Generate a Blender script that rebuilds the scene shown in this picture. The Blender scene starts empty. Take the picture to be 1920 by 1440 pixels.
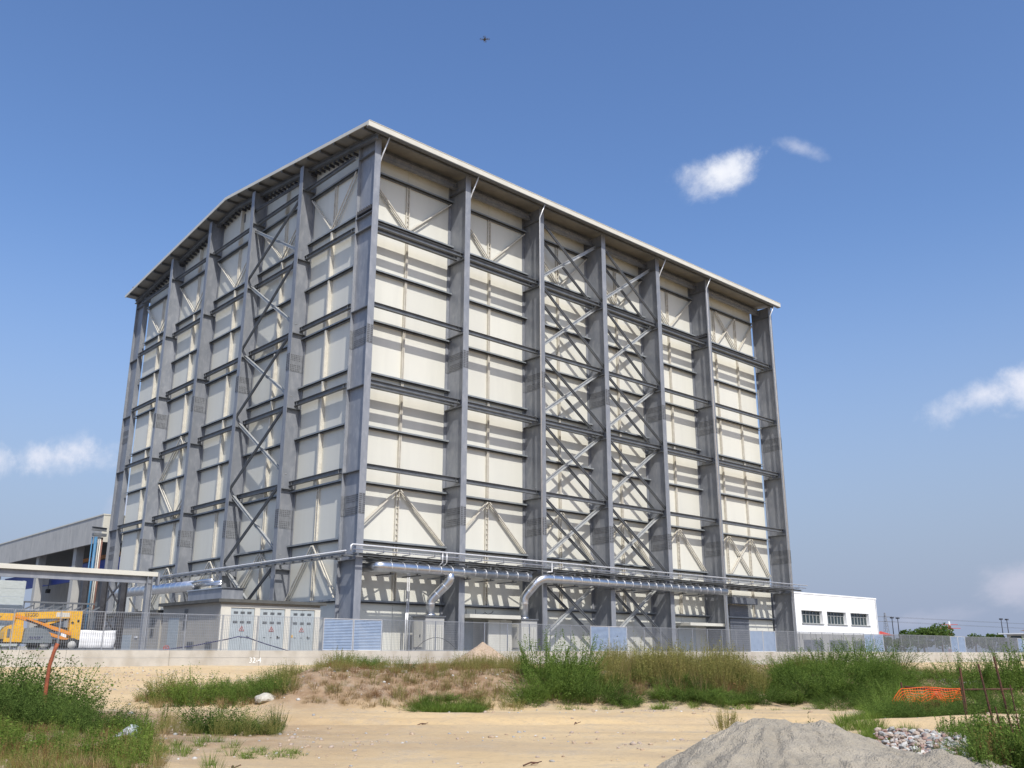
import bpy, bmesh, math, random
import numpy as np
from mathutils import Matrix, Vector, noise
random.seed(7); rng = np.random.default_rng(7)
R = math.radians
scene = bpy.context.scene
col = scene.collection

# ------------------------------------------------------------------ camera
PITCH, ROLL, YAW = R(16.185), R(0.092), R(42.462)
CAM = Vector((-37.186, -56.435, 0.05))
fw = Vector((math.sin(YAW)*math.cos(PITCH), math.cos(YAW)*math.cos(PITCH), math.sin(PITCH)))
ri = Vector((math.cos(YAW), -math.sin(YAW), 0)); up = ri.cross(fw)
r2 = ri*math.cos(ROLL)+up*math.sin(ROLL); u2 = -ri*math.sin(ROLL)+up*math.cos(ROLL)
cd = bpy.data.cameras.new('camera'); cam = bpy.data.objects.new('camera', cd); col.objects.link(cam)
cam.matrix_world = Matrix(((r2.x,u2.x,-fw.x,CAM.x),(r2.y,u2.y,-fw.y,CAM.y),(r2.z,u2.z,-fw.z,CAM.z),(0,0,0,1)))
cd.sensor_width = 36; cd.lens = 36*1732.4/1920; cd.clip_start = 0.1; cd.clip_end = 6000
scene.camera = cam
scene.render.resolution_x = 1024; scene.render.resolution_y = 768

# ------------------------------------------------------------------ light
SX, SY, SZ = 0.37, 1.0, -1.25
sd = Vector((SX, SY, SZ)).normalized()
ELEV = math.asin(-sd.z); AZ = math.atan2(-sd.x, -sd.y)      # compass angle of the sun, from +Y towards +X
sl = bpy.data.lights.new('sun', 'SUN'); sl.energy = 4.5; sl.angle = R(0.53); sl.color = (1.0, 0.965, 0.905)
so = bpy.data.objects.new('sun', sl); col.objects.link(so); so.rotation_euler = sd.to_track_quat('-Z','Y').to_euler()
so.location = (0,-60,90)
world = bpy.data.worlds.new('World'); scene.world = world; world.use_nodes = True
wt = world.node_tree; wt.nodes.clear()
def N(t, typ, **k):
    n = t.nodes.new(typ)
    for a, b in k.items():
        if a.startswith('i_'):
            key = a[2:]; key = int(key) if key.isdigit() else key
            n.inputs[key].default_value = b
        else: setattr(n, a, b)
    return n
def build_world():
    t = wt; L = t.links.new
    out = N(t,'ShaderNodeOutputWorld'); bg = N(t,'ShaderNodeBackground'); bg.inputs[1].default_value = 0.135
    sky = N(t,'ShaderNodeTexSky', sky_type='NISHITA', sun_disc=False, sun_elevation=ELEV, sun_rotation=AZ,
            altitude=150, air_density=1.1, dust_density=1.6, ozone_density=2.2)
    tc = N(t,'ShaderNodeTexCoord')
    hs = N(t,'ShaderNodeHueSaturation'); hs.inputs['Saturation'].default_value = 1.17; hs.inputs['Value'].default_value = 1.33; hs.inputs['Hue'].default_value = 0.508
    L(sky.outputs[0], hs.inputs['Color'])
    # low haze: towards the horizon the blue greys out
    sep = N(t,'ShaderNodeSeparateXYZ'); L(tc.outputs['Generated'], sep.inputs[0])
    hz = N(t,'ShaderNodeMapRange'); hz.inputs[1].default_value = 0.0; hz.inputs[2].default_value = 0.44
    hz.inputs[3].default_value = 0.97; hz.inputs[4].default_value = 0.0; hz.interpolation_type='SMOOTHSTEP'
    L(sep.outputs[2], hz.inputs[0])
    mh = N(t,'ShaderNodeMix', data_type='RGBA'); mh.inputs[7].default_value = (2.45,2.95,4.15,1)
    L(hz.outputs[0], mh.inputs[0]); L(hs.outputs[0], mh.inputs[6])
    last = mh.outputs[2]
    nz = N(t,'ShaderNodeTexNoise'); nz.inputs['Scale'].default_value = 7.5; nz.inputs['Detail'].default_value = 10; nz.inputs['Roughness'].default_value = 0.66
    nz.inputs['Distortion'].default_value = 0.3
    L(tc.outputs['Generated'], nz.inputs['Vector'])
    def cloud(c, w, h, ang, dens, colr):
        nonlocal last
        c = Vector(c).normalized(); e1 = Vector((c.y,-c.x,0)).normalized(); e2 = e1.cross(c).normalized()
        if e2.z < 0: e2 = -e2
        a = math.cos(ang)*e1+math.sin(ang)*e2; b = -math.sin(ang)*e1+math.cos(ang)*e2
        def dot(v):
            n = N(t,'ShaderNodeVectorMath', operation='DOT_PRODUCT'); n.inputs[1].default_value = v; L(tc.outputs['Generated'], n.inputs[0]); return n.outputs['Value']
        def m(op, x, y):
            n = N(t,'ShaderNodeMath', operation=op)
            for i, q in enumerate((x, y)):
                if isinstance(q, (int, float)): n.inputs[i].default_value = q
                else: L(q, n.inputs[i])
            return n.outputs[0]
        x = m('DIVIDE', dot(a), w); y = m('DIVIDE', m('SUBTRACT', dot(b), 0.0), h)
        r = m('SQRT', m('ADD', m('MULTIPLY', x, x), m('MULTIPLY', y, y)), 0)
        d = m('SUBTRACT', m('ADD', m('SUBTRACT', 1.0, r), m('MULTIPLY', m('SUBTRACT', nz.outputs[0], 0.5), 3.3)), 0.0)
        front = m('GREATER_THAN', dot(c), 0.5)
        k = N(t,'ShaderNodeMapRange'); k.inputs[1].default_value = 0.0; k.inputs[2].default_value = 1.1; k.inputs[4].default_value = dens; k.interpolation_type='SMOOTHSTEP'
        L(d, k.inputs[0]); k2 = m('MULTIPLY', k.outputs[0], front)
        mx = N(t,'ShaderNodeMix', data_type='RGBA'); mx.inputs[7].default_value = colr
        L(k2, mx.inputs[0]); L(last, mx.inputs[6]); last = mx.outputs[2]
    W = (7.0,7.15,7.6,1); W2 = (6.3,6.45,7.2,1); W3 = (4.9,4.9,5.8,1)
    cloud((.735,.483,.476), .060, .031, 0.0, 0.97, W)
    cloud((.740,.473,.484), .036, .024, 0.10, 0.85, W)
    cloud((.768,.415,.487), .032, .010, -0.45, 0.42, W2)
    cloud((.915,.325,.240), .064, .020, 0.28, 0.85, W2)
    cloud((.934,.283,.247), .052, .028, 0.2, 0.97, W2)
    cloud((.275,.943,.181), .060, .027, 0.05, 0.97, W2)
    cloud((.283,.940,.190), .030, .024, 0.05, 0.97, W2)
    cloud((.250,.950,.181), .030, .024, 0.05, 0.9, W2)
    cloud((.215,.961,.172), .032, .022, 0.0, 0.92, W2)
    cloud((.335,.930,.140), .024, .018, 0.3, 0.55, W3)
    cloud((.943,.328,.062), .046, .022, 0.1, 0.60, W3)
    cloud((.905,.42,.03), .08, .014, 0.1, 0.30, W3)
    L(last, bg.inputs[0]); L(bg.outputs[0], out.inputs[0])
build_world()
scene.render.engine = 'CYCLES'
scene.view_settings.view_transform = 'Standard'; scene.view_settings.look = 'None'
scene.view_settings.exposure = 0.0; scene.view_settings.gamma = 1
scene.view_settings.use_curve_mapping = False

# ------------------------------------------------------------------ materials
def mat(name, c1, c2=None, scale=1.0, rough=0.7, metal=0.0, bump=0.0, bscale=20.0, detail=4, c3=None, s3=10, f3=0.5, stretch=None, rnd=0.0):
    m = bpy.data.materials.new(name); m.use_nodes = True; t = m.node_tree; L = t.links.new
    b = t.nodes['Principled BSDF']; b.inputs['Roughness'].default_value = rough; b.inputs['Metallic'].default_value = metal
    b.inputs['Base Color'].default_value = (*c1, 1)
    g = N(t,'ShaderNodeNewGeometry'); vec = g.outputs['Position']
    if stretch:
        mp = N(t,'ShaderNodeMapping'); mp.inputs['Scale'].default_value = stretch; L(vec, mp.inputs[0]); vec = mp.outputs[0]
    if c2:
        n = N(t,'ShaderNodeTexNoise'); n.inputs['Scale'].default_value = scale; n.inputs['Detail'].default_value = detail; n.inputs['Roughness'].default_value = .65
        L(vec, n.inputs['Vector'])
        r = N(t,'ShaderNodeMapRange'); r.inputs[1].default_value = .36; r.inputs[2].default_value = .64; L(n.outputs[0], r.inputs[0])
        x = N(t,'ShaderNodeMix', data_type='RGBA'); x.inputs[6].default_value = (*c1,1); x.inputs[7].default_value = (*c2,1)
        L(r.outputs[0], x.inputs[0]); outc = x.outputs[2]
        if c3:
            n3 = N(t,'ShaderNodeTexNoise'); n3.inputs['Scale'].default_value = s3; n3.inputs['Detail'].default_value = 3; L(vec, n3.inputs['Vector'])
            r3 = N(t,'ShaderNodeMapRange'); r3.inputs[1].default_value = .5; r3.inputs[2].default_value = .72; r3.inputs[4].default_value = f3; L(n3.outputs[0], r3.inputs[0])
            x3 = N(t,'ShaderNodeMix', data_type='RGBA'); x3.inputs[7].default_value = (*c3,1); L(outc, x3.inputs[6]); L(r3.outputs[0], x3.inputs[0]); outc = x3.outputs[2]
        if rnd:
            oi = N(t,'ShaderNodeObjectInfo'); rr = N(t,'ShaderNodeMapRange'); rr.inputs[3].default_value = 1-rnd; rr.inputs[4].default_value = 1+rnd; L(oi.outputs['Random'], rr.inputs[0])
            vm = N(t,'ShaderNodeVectorMath', operation='SCALE'); L(outc, vm.inputs[0]); L(rr.outputs[0], vm.inputs['Scale']); outc = vm.outputs[0]
        L(outc, b.inputs['Base Color'])
    if bump:
        n2 = N(t,'ShaderNodeTexNoise'); n2.inputs['Scale'].default_value = bscale; n2.inputs['Detail'].default_value = 5; L(g.outputs['Position'], n2.inputs['Vector'])
        bp = N(t,'ShaderNodeBump'); bp.inputs['Strength'].default_value = bump; bp.inputs['Distance'].default_value = .05
        L(n2.outputs[0], bp.inputs['Height']); L(bp.outputs[0], b.inputs['Normal'])
    return m
M = {}
M['steel'] = mat('galvanised_steel', (.195,.208,.232), (.25,.26,.28), 1.1, .45, .12, c3=(.36,.365,.375), s3=2.6, f3=.45, stretch=(1,1,.45), detail=9, rnd=.10)
M['steel_dark'] = mat('galvanised_steel_girders', (.115,.123,.132), (.165,.173,.182), 1.4, .5, .12)
M['splice'] = mat('splice_steel', (.16,.168,.18), (.22,.228,.24), 3, .5, .12)
M['bolt'] = mat('bolt_heads', (.05,.05,.055))
M['lip'] = mat('sunlit_girt_lip', (.20,.222,.238), (.28,.30,.31), 1.4, .45, .1)  # girt steel lightened so the lit front edge is put into the colour
M['steel_black'] = mat('dark_painted_steel', (.035,.035,.04), (.06,.06,.065), 2, .5)
M['brace'] = mat('sunlit_brace_steel', (.33,.34,.335), (.45,.455,.44), 2, .4, .2)  # lighter copy of the brace steel, sunlight painted into its colour
M['panel'] = mat('cream_cladding', (.65,.64,.565), (.625,.615,.545), .5, .5, c3=(.585,.575,.51), s3=1.1, f3=.5, stretch=(1,1,.16), rnd=.035)
M['core'] = mat('dark_joint', (.12,.12,.12))
M['mull'] = mat('beige_mullion', (.62,.585,.50), (.52,.485,.41), 2, .5)
M['fascia'] = mat('cream_fascia', (.62,.60,.52), (.56,.54,.47), .6, .5)
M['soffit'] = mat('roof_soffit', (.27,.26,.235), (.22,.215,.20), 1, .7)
M['duct'] = mat('silver_duct', (.76,.765,.775), (.66,.67,.68), 3, .3, 1.0, bump=.06, bscale=3)
M['white_pipe'] = mat('bright_pipe', (.72,.72,.72), (.62,.62,.62), 2, .35, .3)
M['conc'] = mat('concrete', (.50,.47,.41), (.42,.39,.34), .7, .9, bump=.25, bscale=30, c3=(.33,.29,.225), s3=.7, f3=.85, stretch=(1,1,.7), detail=9, rnd=.05)
M['conc_grey'] = mat('grey_concrete', (.44,.43,.40), (.37,.365,.345), .5, .9, bump=.1, bscale=20, c3=(.24,.24,.235), s3=1.5, f3=.4, stretch=(1,1,.4))
M['cabin'] = mat('cabin_render', (.42,.39,.34), (.36,.34,.30), .8, .9, bump=.1, bscale=40)
M['cabin_light'] = mat('cabin_frame', (.62,.59,.51), (.56,.53,.46), 1, .8)
M['door'] = mat('grey_green_door', (.40,.44,.45), (.36,.40,.41), 2, .5)
M['vent'] = mat('dark_vent', (.12,.125,.13))
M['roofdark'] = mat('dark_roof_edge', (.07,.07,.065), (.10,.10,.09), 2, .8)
M['mesh'] = mat('galvanised_mesh', (.27,.29,.32), (.33,.35,.38), 3, .5, .2)
M['louvre'] = mat('sky_tinted_louvre', (.33,.42,.56), (.40,.49,.62), 2, .4, .3)  # blue stands in for sky reflected by these fence panels
M['white'] = mat('white_wall', (.84,.84,.83), (.80,.80,.79), .3, .8)
M['glass'] = mat('window_glass', (.03,.045,.05), rough=.05)
M['frame'] = mat('window_frame', (.30,.31,.30))
M['yellow'] = mat('yellow_paint', (.72,.40,.02), (.66,.35,.02), 3, .4, c3=(.35,.2,.05), s3=9, f3=.5)
M['orange'] = mat('orange_paint', (.70,.26,.02), (.62,.22,.02), 3, .4, c3=(.3,.14,.05), s3=9, f3=.5)
M['hood'] = mat('grey_hood', (.17,.19,.20), (.14,.16,.17), 3, .5)
M['black'] = mat('black_rubber', (.02,.02,.02), rough=.8)
M['ink'] = mat('black_lettering', (.02,.02,.02), rough=.7)
M['inkblue'] = mat('dark_blue_lettering', (.03,.03,.10), rough=.7)
M['chalk'] = mat('white_lettering', (.82,.82,.80), rough=.9)
M['tarp'] = mat('white_sheet', (.80,.80,.80), (.74,.74,.74), 2, .8)
M['sign'] = mat('milky_panel', (.40,.44,.43), (.48,.52,.52), 4, .5, stretch=(1,1,5))
M['blue'] = mat('blue_crane_paint', (.02,.05,.28), (.02,.04,.22), 2, .5)
M['lightblue'] = mat('light_blue_pipe', (.05,.15,.27), (.06,.18,.30), 2, .5)
M['rust'] = mat('rust', (.11,.045,.025), (.06,.03,.02), 12, .9)
M['rust_red'] = mat('red_rust', (.33,.09,.035), (.22,.06,.03), 10, .8, bump=.3, bscale=40)
M['net'] = mat('orange_plastic', (.85,.075,.01), (.80,.16,.015), 3, .5)
M['cloth'] = mat('pale_blue_sheeting', (.40,.46,.50), (.55,.58,.60), 6, .7)
M['roller'] = mat('dark_roller_door', (.13,.14,.16), (.16,.17,.19), 2, .5, .2)
M['rock'] = mat('pale_rock', (.50,.47,.40), (.40,.37,.31), 6, .95, bump=.5, bscale=14)
M['rubble'] = mat('brown_rubble', (.34,.22,.15), (.26,.16,.11), 5, .95, bump=.5, bscale=14)
M['stone_a'] = mat('grey_stone', (.36,.35,.33), (.27,.27,.26), 9, .9)
M['stone_b'] = mat('warm_stone', (.42,.34,.27), (.33,.26,.21), 9, .9)
M['stone_c'] = mat('white_stone', (.52,.50,.46), (.44,.43,.40), 9, .9)
M['stone_d'] = mat('red_stone', (.32,.21,.17), (.27,.18,.15), 9, .9)
M['sand_pile'] = mat('grey_sand', (.385,.34,.265), (.30,.265,.205), 1.6, .95, bump=1.0, bscale=34, c3=(.28,.245,.19), s3=5, f3=.5, detail=9)
M['spoil'] = mat('brown_spoil', (.42,.31,.21), (.34,.25,.17), 3, .95, bump=.8, bscale=14, c3=(.50,.42,.32), s3=20, f3=.8)
M['tile'] = mat('roof_tile', (.30,.22,.17), (.25,.18,.14), 2, .8)
M['red'] = mat('red_canvas', (.45,.06,.04), rough=.7)
M['brown'] = mat('brown_pipe', (.22,.11,.08), (.18,.09,.07), 3, .6)
M['yard'] = mat('yard_ground', (.23,.225,.22), (.18,.178,.175), .5, .95, bump=.2)

# ------------------------------------------------------------------ mesh helpers
class MB:
    def __init__(s): s.v = []; s.f = []; s.mi = []; s.cur = 0
    def quad_solid(s, P):   # 8 points: bottom 4, top 4
        b = len(s.v); s.v += [tuple(p) for p in P]
        for q in ((0,3,2,1),(4,5,6,7),(0,1,5,4),(1,2,6,5),(2,3,7,6),(3,0,4,7)): s.f.append(tuple(b+i for i in q)); s.mi.append(s.cur)
    def box(s, x0,x1,y0,y1,z0,z1):
        s.quad_solid([(x0,y0,z0),(x1,y0,z0),(x1,y1,z0),(x0,y1,z0),(x0,y0,z1),(x1,y0,z1),(x1,y1,z1),(x0,y1,z1)])
    def bar(s, p0, p1, w, h, upv=(0,0,1)):    # w sideways, h along up
        p0 = Vector(p0); p1 = Vector(p1); d = (p1-p0).normalized(); u = Vector(upv)
        sd_ = d.cross(u)
        if sd_.length < 1e-4: sd_ = d.cross(Vector((0,1,0)))
        sd_.normalize(); u = sd_.cross(d).normalized()
        a = sd_*w/2; b = u*h/2
        s.quad_solid([p0-a-b,p0+a-b,p1+a-b,p1-a-b,p0-a+b,p0+a+b,p1+a+b,p1-a+b])
    def ibeam(s, p0, p1, depth, width, upv=(0,0,1), tf=.03, tw=.02):   # flanges perpendicular to up
        p0 = Vector(p0); p1 = Vector(p1); d = (p1-p0).normalized(); u = Vector(upv)
        sd_ = d.cross(u); sd_.normalize(); u = sd_.cross(d).normalized()
        for k in (-1, 1):
            o = u*(k*(depth/2-tf/2)); s.bar(p0+o, p1+o, width, tf, u)
        s.bar(p0, p1, tw, depth-2*tf-.004, u)
    def tube(s, pts, r, n=8, caps=True, closed=False):
        pts = [Vector(p) for p in pts]; b0 = len(s.v); prev = None
        for i, p in enumerate(pts):
            d = (pts[min(i+1,len(pts)-1)]-pts[max(i-1,0)]).normalized()
            if prev is None:
                a = d.cross(Vector((0,0,1)));  a = a if a.length > 1e-3 else d.cross(Vector((0,1,0)))
            else: a = prev - d*prev.dot(d)
            a.normalize(); prev = a; b = d.cross(a)
            rr = r[i] if isinstance(r, (list, tuple)) else r
            k = 1.0
            if 0 < i < len(pts)-1:
                c = (pts[i]-pts[i-1]).normalized().dot((pts[i+1]-pts[i]).normalized()); k = 1/max(.7, math.sqrt((1+c)/2))
            for j in range(n):
                t = 2*math.pi*j/n; s.v.append(tuple(p+(a*math.cos(t)+b*math.sin(t))*rr*k))
        for i in range(len(pts)-1):
            for j in range(n):
                s.f.append((b0+i*n+j, b0+i*n+(j+1)%n, b0+(i+1)*n+(j+1)%n, b0+(i+1)*n+j)); s.mi.append(s.cur)
        if caps:
            s.f.append(tuple(b0+j for j in range(n))[::-1]); s.mi.append(s.cur)
            s.f.append(tuple(b0+(len(pts)-1)*n+j for j in range(n))); s.mi.append(s.cur)
    def prism(s, poly, axis, a0, a1):   # poly of 2D points; axis 0: (y,z); axis 1: (x,z); axis 2: (x,y)
        b = len(s.v); n = len(poly)
        for a in (a0, a1):
            for (p, q) in poly:
                s.v.append(((a,p,q),(p,a,q),(p,q,a))[axis])
        s.f.append(tuple(b+i for i in range(n))); s.f.append(tuple(b+n+i for i in range(n))[::-1]); s.mi += [s.cur]*2
        for i in range(n):
            j = (i+1)%n; s.f.append((b+i, b+n+i, b+n+j, b+j)); s.mi.append(s.cur)
    def mesh(s, name, mats, smooth=False, recalc=True):
        me = bpy.data.meshes.new(name); me.from_pydata(s.v, [], s.f)
        for m in (mats if isinstance(mats, (list, tuple)) else [mats]): me.materials.append(m)
        me.polygons.foreach_set('material_index', s.mi)
        if recalc:
            bm = bmesh.new(); bm.from_mesh(me); bmesh.ops.recalc_face_normals(bm, faces=bm.faces); bm.to_mesh(me); bm.free()
        if smooth: me.polygons.foreach_set('use_smooth', [True]*len(me.polygons))
        me.update(); return me
def link(name, me, parent=None, loc=None):
    o = bpy.data.objects.new(name, me); col.objects.link(o)
    if parent is not None:
        o.parent = parent; o.location = -wloc(parent) if loc is None else Vector(loc)-wloc(parent)
    elif loc is not None: o.location = loc
    return o
def wloc(o):
    v = Vector(o.location)
    while o.parent is not None: o = o.parent; v += Vector(o.location)
    return v
def add(name, mb, m, parent=None, smooth=False): return link(name, mb.mesh(name, m, smooth), parent)
def thing(name, label, cat, loc=(0,0,0), group=None):
    o = bpy.data.objects.new(name, None); col.objects.link(o); o.location = loc; o.empty_display_size = .3
    o['label'] = label; o['category'] = cat
    if group: o['group'] = group
    return o
def tag(o, label, cat, group=None):
    o['label'] = label; o['category'] = cat
    if group: o['group'] = group
    return o
def recentre(o):
    me = o.data; n = len(me.vertices); a = np.empty(n*3); me.vertices.foreach_get('co', a); a = a.reshape(-1,3)
    c = np.array([(a[:,0].min()+a[:,0].max())/2, (a[:,1].min()+a[:,1].max())/2, a[:,2].min()])
    me.vertices.foreach_set('co', (a-c).ravel()); me.update(); o.location = Vector(o.location)+Vector(c); return o
_cube = {}
def cube(name, x0,x1,y0,y1,z0,z1, m, parent=None):
    k = m.name
    if k not in _cube:
        b = MB(); b.box(-.5,.5,-.5,.5,-.5,.5); _cube[k] = b.mesh('block_'+k, m)
    o = bpy.data.objects.new(name, _cube[k]); col.objects.link(o)
    c = Vector(((x0+x1)/2,(y0+y1)/2,(z0+z1)/2)); o.scale = (x1-x0, y1-y0, z1-z0)
    if parent is not None: o.parent = parent; c = c-wloc(parent)
    o.location = c; return o
def text(name, s, size, loc, rot, m, parent=None, shear=0, depth=.004):
    c = bpy.data.curves.new(name, 'FONT'); c.body = s; c.size = size; c.extrude = depth; c.shear = shear; c.resolution_u = 2
    o = bpy.data.objects.new(name, c); col.objects.link(o)
    bpy.context.view_layer.update()
    me = bpy.data.meshes.new_from_object(o); bpy.data.objects.remove(o)
    me.materials.clear(); me.materials.append(m)
    o = bpy.data.objects.new(name, me); col.objects.link(o); o.rotation_euler = rot
    if parent is not None: o.parent = parent; o.location = Vector(loc)-wloc(parent)
    else: o.location = loc
    return o

# ------------------------------------------------------------------ terrain
F2 = np.array([math.sin(YAW), math.cos(YAW)]); R2 = np.array([math.cos(YAW), -math.sin(YAW)]); C2 = np.array([CAM.x, CAM.y])
FY = -8.5           # line of the retaining wall and fence
def vnoise(x, y, s, seed=0):
    x = x/s+seed*17.3; y = y/s+seed*9.1
    xi = np.floor(x).astype(np.int64); yi = np.floor(y).astype(np.int64); fx = x-xi; fy = y-yi
    fx = fx*fx*(3-2*fx); fy = fy*fy*(3-2*fy)
    def h(a, b):
        n = (a*374761393+b*668265263+seed*1442695) & 0xffffffff
        n = ((n ^ (n >> 13))*1274126177) & 0xffffffff
        return ((n ^ (n >> 16)) & 0xffff)/65535.0
    return (h(xi,yi)*(1-fx)+h(xi+1,yi)*fx)*(1-fy)+(h(xi,yi+1)*(1-fx)+h(xi+1,yi+1)*fx)*fy
def fbm(x, y, s, seed=0, o=4):
    r = 0; a = .5; 
    for i in range(o): r = r+a*vnoise(x, y, s/(2**i), seed+i); a *= .5
    return r
def sst(a, b, x):
    t = np.clip((x-a)/(b-a), 0, 1); return t*t*(3-2*t)
def gauss(u, v, u0, v0, su, sv): return np.exp(-((u-u0)/su)**2-((v-v0)/sv)**2)
def berm(u, v):
    top = sst(-8.6, -6.0, u)*(1-sst(27, 34, u)); vf = 27.4+.5*np.sin(u*.5+1)+.25*np.clip(u+6,0,14)
    gap = (1-.85*np.exp(-((u-9.1)/.7)**2))*(1-.42*sst(14.2,16.0,u))
    return top*sst(vf, vf+4.2, v)*gap
def height(X, Y):
    X = np.asarray(X, float); Y = np.asarray(Y, float)
    u = (X-C2[0])*R2[0]+(Y-C2[1])*R2[1]; v = (X-C2[0])*F2[0]+(Y-C2[1])*F2[1]
    dw = FY-Y                                    # distance in front of the wall
    h = -1.62+.0*u
    rise = 1-sst(0.5, 13.0, dw)
    b = berm(u, v); ra = rise*(.98-.32*sst(-14, 18, u)); rb = b*(1.0+.34*(fbm(u,v,3.,3)-.5))*(1-.28*sst(36,48,v))
    h = h+np.log(np.exp(9*ra)+np.exp(9*rb)-1)/9
    h = h+.38*gauss(u,v,-8.8,31.5,3.4,1.8)+.18*gauss(u,v,-12,37,4,3)
    h = h+.32*gauss(u,v,-12.5,22.5,4.5,3.5)+.14*gauss(u,v,-7.5,18.6,3.0,1.8)
    h = h+.20*gauss(u,v,12.5,23.5,3.5,3)+.12*gauss(u,v,-6,13,4,2.4)
    rut = .075*np.sin((v-24.5-.08*u)*2.6)*gauss(u*0,v,0,24.5,1,3)
    h = h+rut+.10*(fbm(u,v,4.,1)-.5)+.06*(fbm(u,v,.7,8,4)-.5)*(1+3.2*b)
    return h
def hz(x, y): return float(height(np.array([x]), np.array([y]))[0])
def uv(u, v): return float(C2[0]+u*R2[0]+v*F2[0]), float(C2[1]+u*R2[1]+v*F2[1])
def track(u, v):
    a = np.exp(-((v-(25.0+.03*u+.004*u*u))/2.6)**2)
    c = np.exp(-((v-(32.5+.45*(u+12)))/2.4)**2)*(1-sst(-9,-4,u))
    return np.clip(a+c, 0, 1)
def ground():
    us = np.concatenate([np.linspace(-260,-32,30)[:-1], np.linspace(-32,32,420), np.linspace(32,260,40)[1:]])
    vs = np.concatenate([np.linspace(-20,8,12)[:-1], np.geomspace(8,70,520), np.geomspace(70,420,50)[1:]])
    U, V = np.meshgrid(us, vs); X = C2[0]+U*R2[0]+V*F2[0]; Y = C2[1]+U*R2[1]+V*F2[1]
    Z = height(X, Y); nv, nu = U.shape
    co = np.stack([X,Y,Z],-1).reshape(-1,3)
    idx = np.arange(nv*nu).reshape(nv,nu)
    q = np.stack([idx[:-1,:-1],idx[:-1,1:],idx[1:,1:],idx[1:,:-1]],-1).reshape(-1,4)
    me = bpy.data.meshes.new('ground'); me.vertices.add(len(co)); me.vertices.foreach_set('co', co.ravel())
    me.loops.add(q.size); me.loops.foreach_set('vertex_index', q.ravel()); me.polygons.add(len(q))
    me.polygons.foreach_set('loop_start', np.arange(0,q.size,4)); me.polygons.foreach_set('loop_total', np.full(len(q),4))
    me.polygons.foreach_set('use_smooth', np.ones(len(q),bool)); me.update(); me.validate()
    tr = track(U,V)*.9+.25*(fbm(U,V,5,5)-.5); br = berm(U,V)*(1-sst(-4,6,U)*.2)+.6*gauss(U,V,-11,20,7,6)
    a = me.attributes.new('soil','FLOAT_COLOR','POINT')
    a.data.foreach_set('color', np.stack([np.clip(tr,0,1),np.clip(br,0,1),np.clip((fbm(U*.22,V*1.5+.35*U,1.0,80,5)-.42)*4,0,1)*(V<34),np.ones_like(tr)],-1).astype(np.float32).ravel())
    m = bpy.data.materials.new('earth'); m.use_nodes = True; t = m.node_tree; L = t.links.new; b = t.nodes['Principled BSDF']
    b.inputs['Roughness'].default_value = .97; b.inputs['Specular IOR Level'].default_value = .15
    g = N(t,'ShaderNodeNewGeometry'); at = N(t,'ShaderNodeAttribute', attribute_name='soil'); sp = N(t,'ShaderNodeSeparateColor'); L(at.outputs['Color'], sp.inputs[0])
    def noi(s, d=5, r=.6):
        n = N(t,'ShaderNodeTexNoise'); n.inputs['Scale'].default_value = s; n.inputs['Detail'].default_value = d; n.inputs['Roughness'].default_value = r; L(g.outputs['Position'], n.inputs['Vector']); return n.outputs[0]
    def mr(x, a0, b0, hi=1.0):
        n = N(t,'ShaderNodeMapRange'); n.inputs[1].default_value = a0; n.inputs[2].default_value = b0; n.inputs[4].default_value = hi; L(x, n.inputs[0]); return n.outputs[0]
    def mix(f, a0, b0):
        n = N(t,'ShaderNodeMix', data_type='RGBA')
        for i, q in ((0,f),(6,a0),(7,b0)):
            if isinstance(q, tuple): n.inputs[i].default_value = (*q,1)
            else: L(q, n.inputs[i])
        return n.outputs[2]
    base = mix(mr(noi(.45,6),.38,.62), (.52,.385,.22), (.61,.465,.27))
    base = mix(sp.outputs[0], base, mix(mr(noi(1.3),.35,.65), (.64,.47,.25), (.57,.41,.22)))
    base = mix(mr(sp.outputs[2],0,1,.42), base, (.40,.315,.215))
    base = mix(mr(sp.outputs[1],.04,.38,.95), base, mix(mr(noi(2.2),.4,.6), (.225,.145,.085), (.33,.23,.145)))
    base = mix(mr(noi(7,6),.52,.75,.55), base, (.33,.265,.19))
    base = mix(mr(noi(.9,7,.7),.52,.68,.45), base, (.34,.29,.23))
    peb = N(t,'ShaderNodeTexVoronoi'); peb.inputs['Scale'].default_value = 16; L(g.outputs['Position'], peb.inputs['Vector'])
    pm = N(t,'ShaderNodeMath', operation='MULTIPLY'); L(mr(peb.outputs['Distance'],.30,.12), pm.inputs[0]); L(mr(noi(.9,3),.47,.62,.55), pm.inputs[1])
    base = mix(pm.outputs[0], base, (.50,.46,.39))
    L(base, b.inputs['Base Color'])
    bp = N(t,'ShaderNodeBump'); bp.inputs['Strength'].default_value = .7; bp.inputs['Distance'].default_value = .05; L(noi(11,8,.7), bp.inputs['Height']); L(bp.outputs[0], b.inputs['Normal'])
    me.materials.append(m)
    o = bpy.data.objects.new('ground', me); col.objects.link(o); o['kind'] = 'structure'
ground()
b = MB(); b.v = [(-700,FY+.16,0.02),(3500,FY+.16,.02),(3500,3500,.02),(-700,3500,.02)]; b.f = [(0,1,2,3)]; b.mi = [0]
add('yard', b, M['yard'])['kind'] = 'structure'
b = MB(); b.v = [(-3500,-3500,-2.2),(3500,-3500,-2.2),(3500,3500,-2.2),(-3500,3500,-2.2)]; b.f = [(0,1,2,3)]; b.mi = [0]
add('field', b, M['yard'])['kind'] = 'structure'

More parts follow.
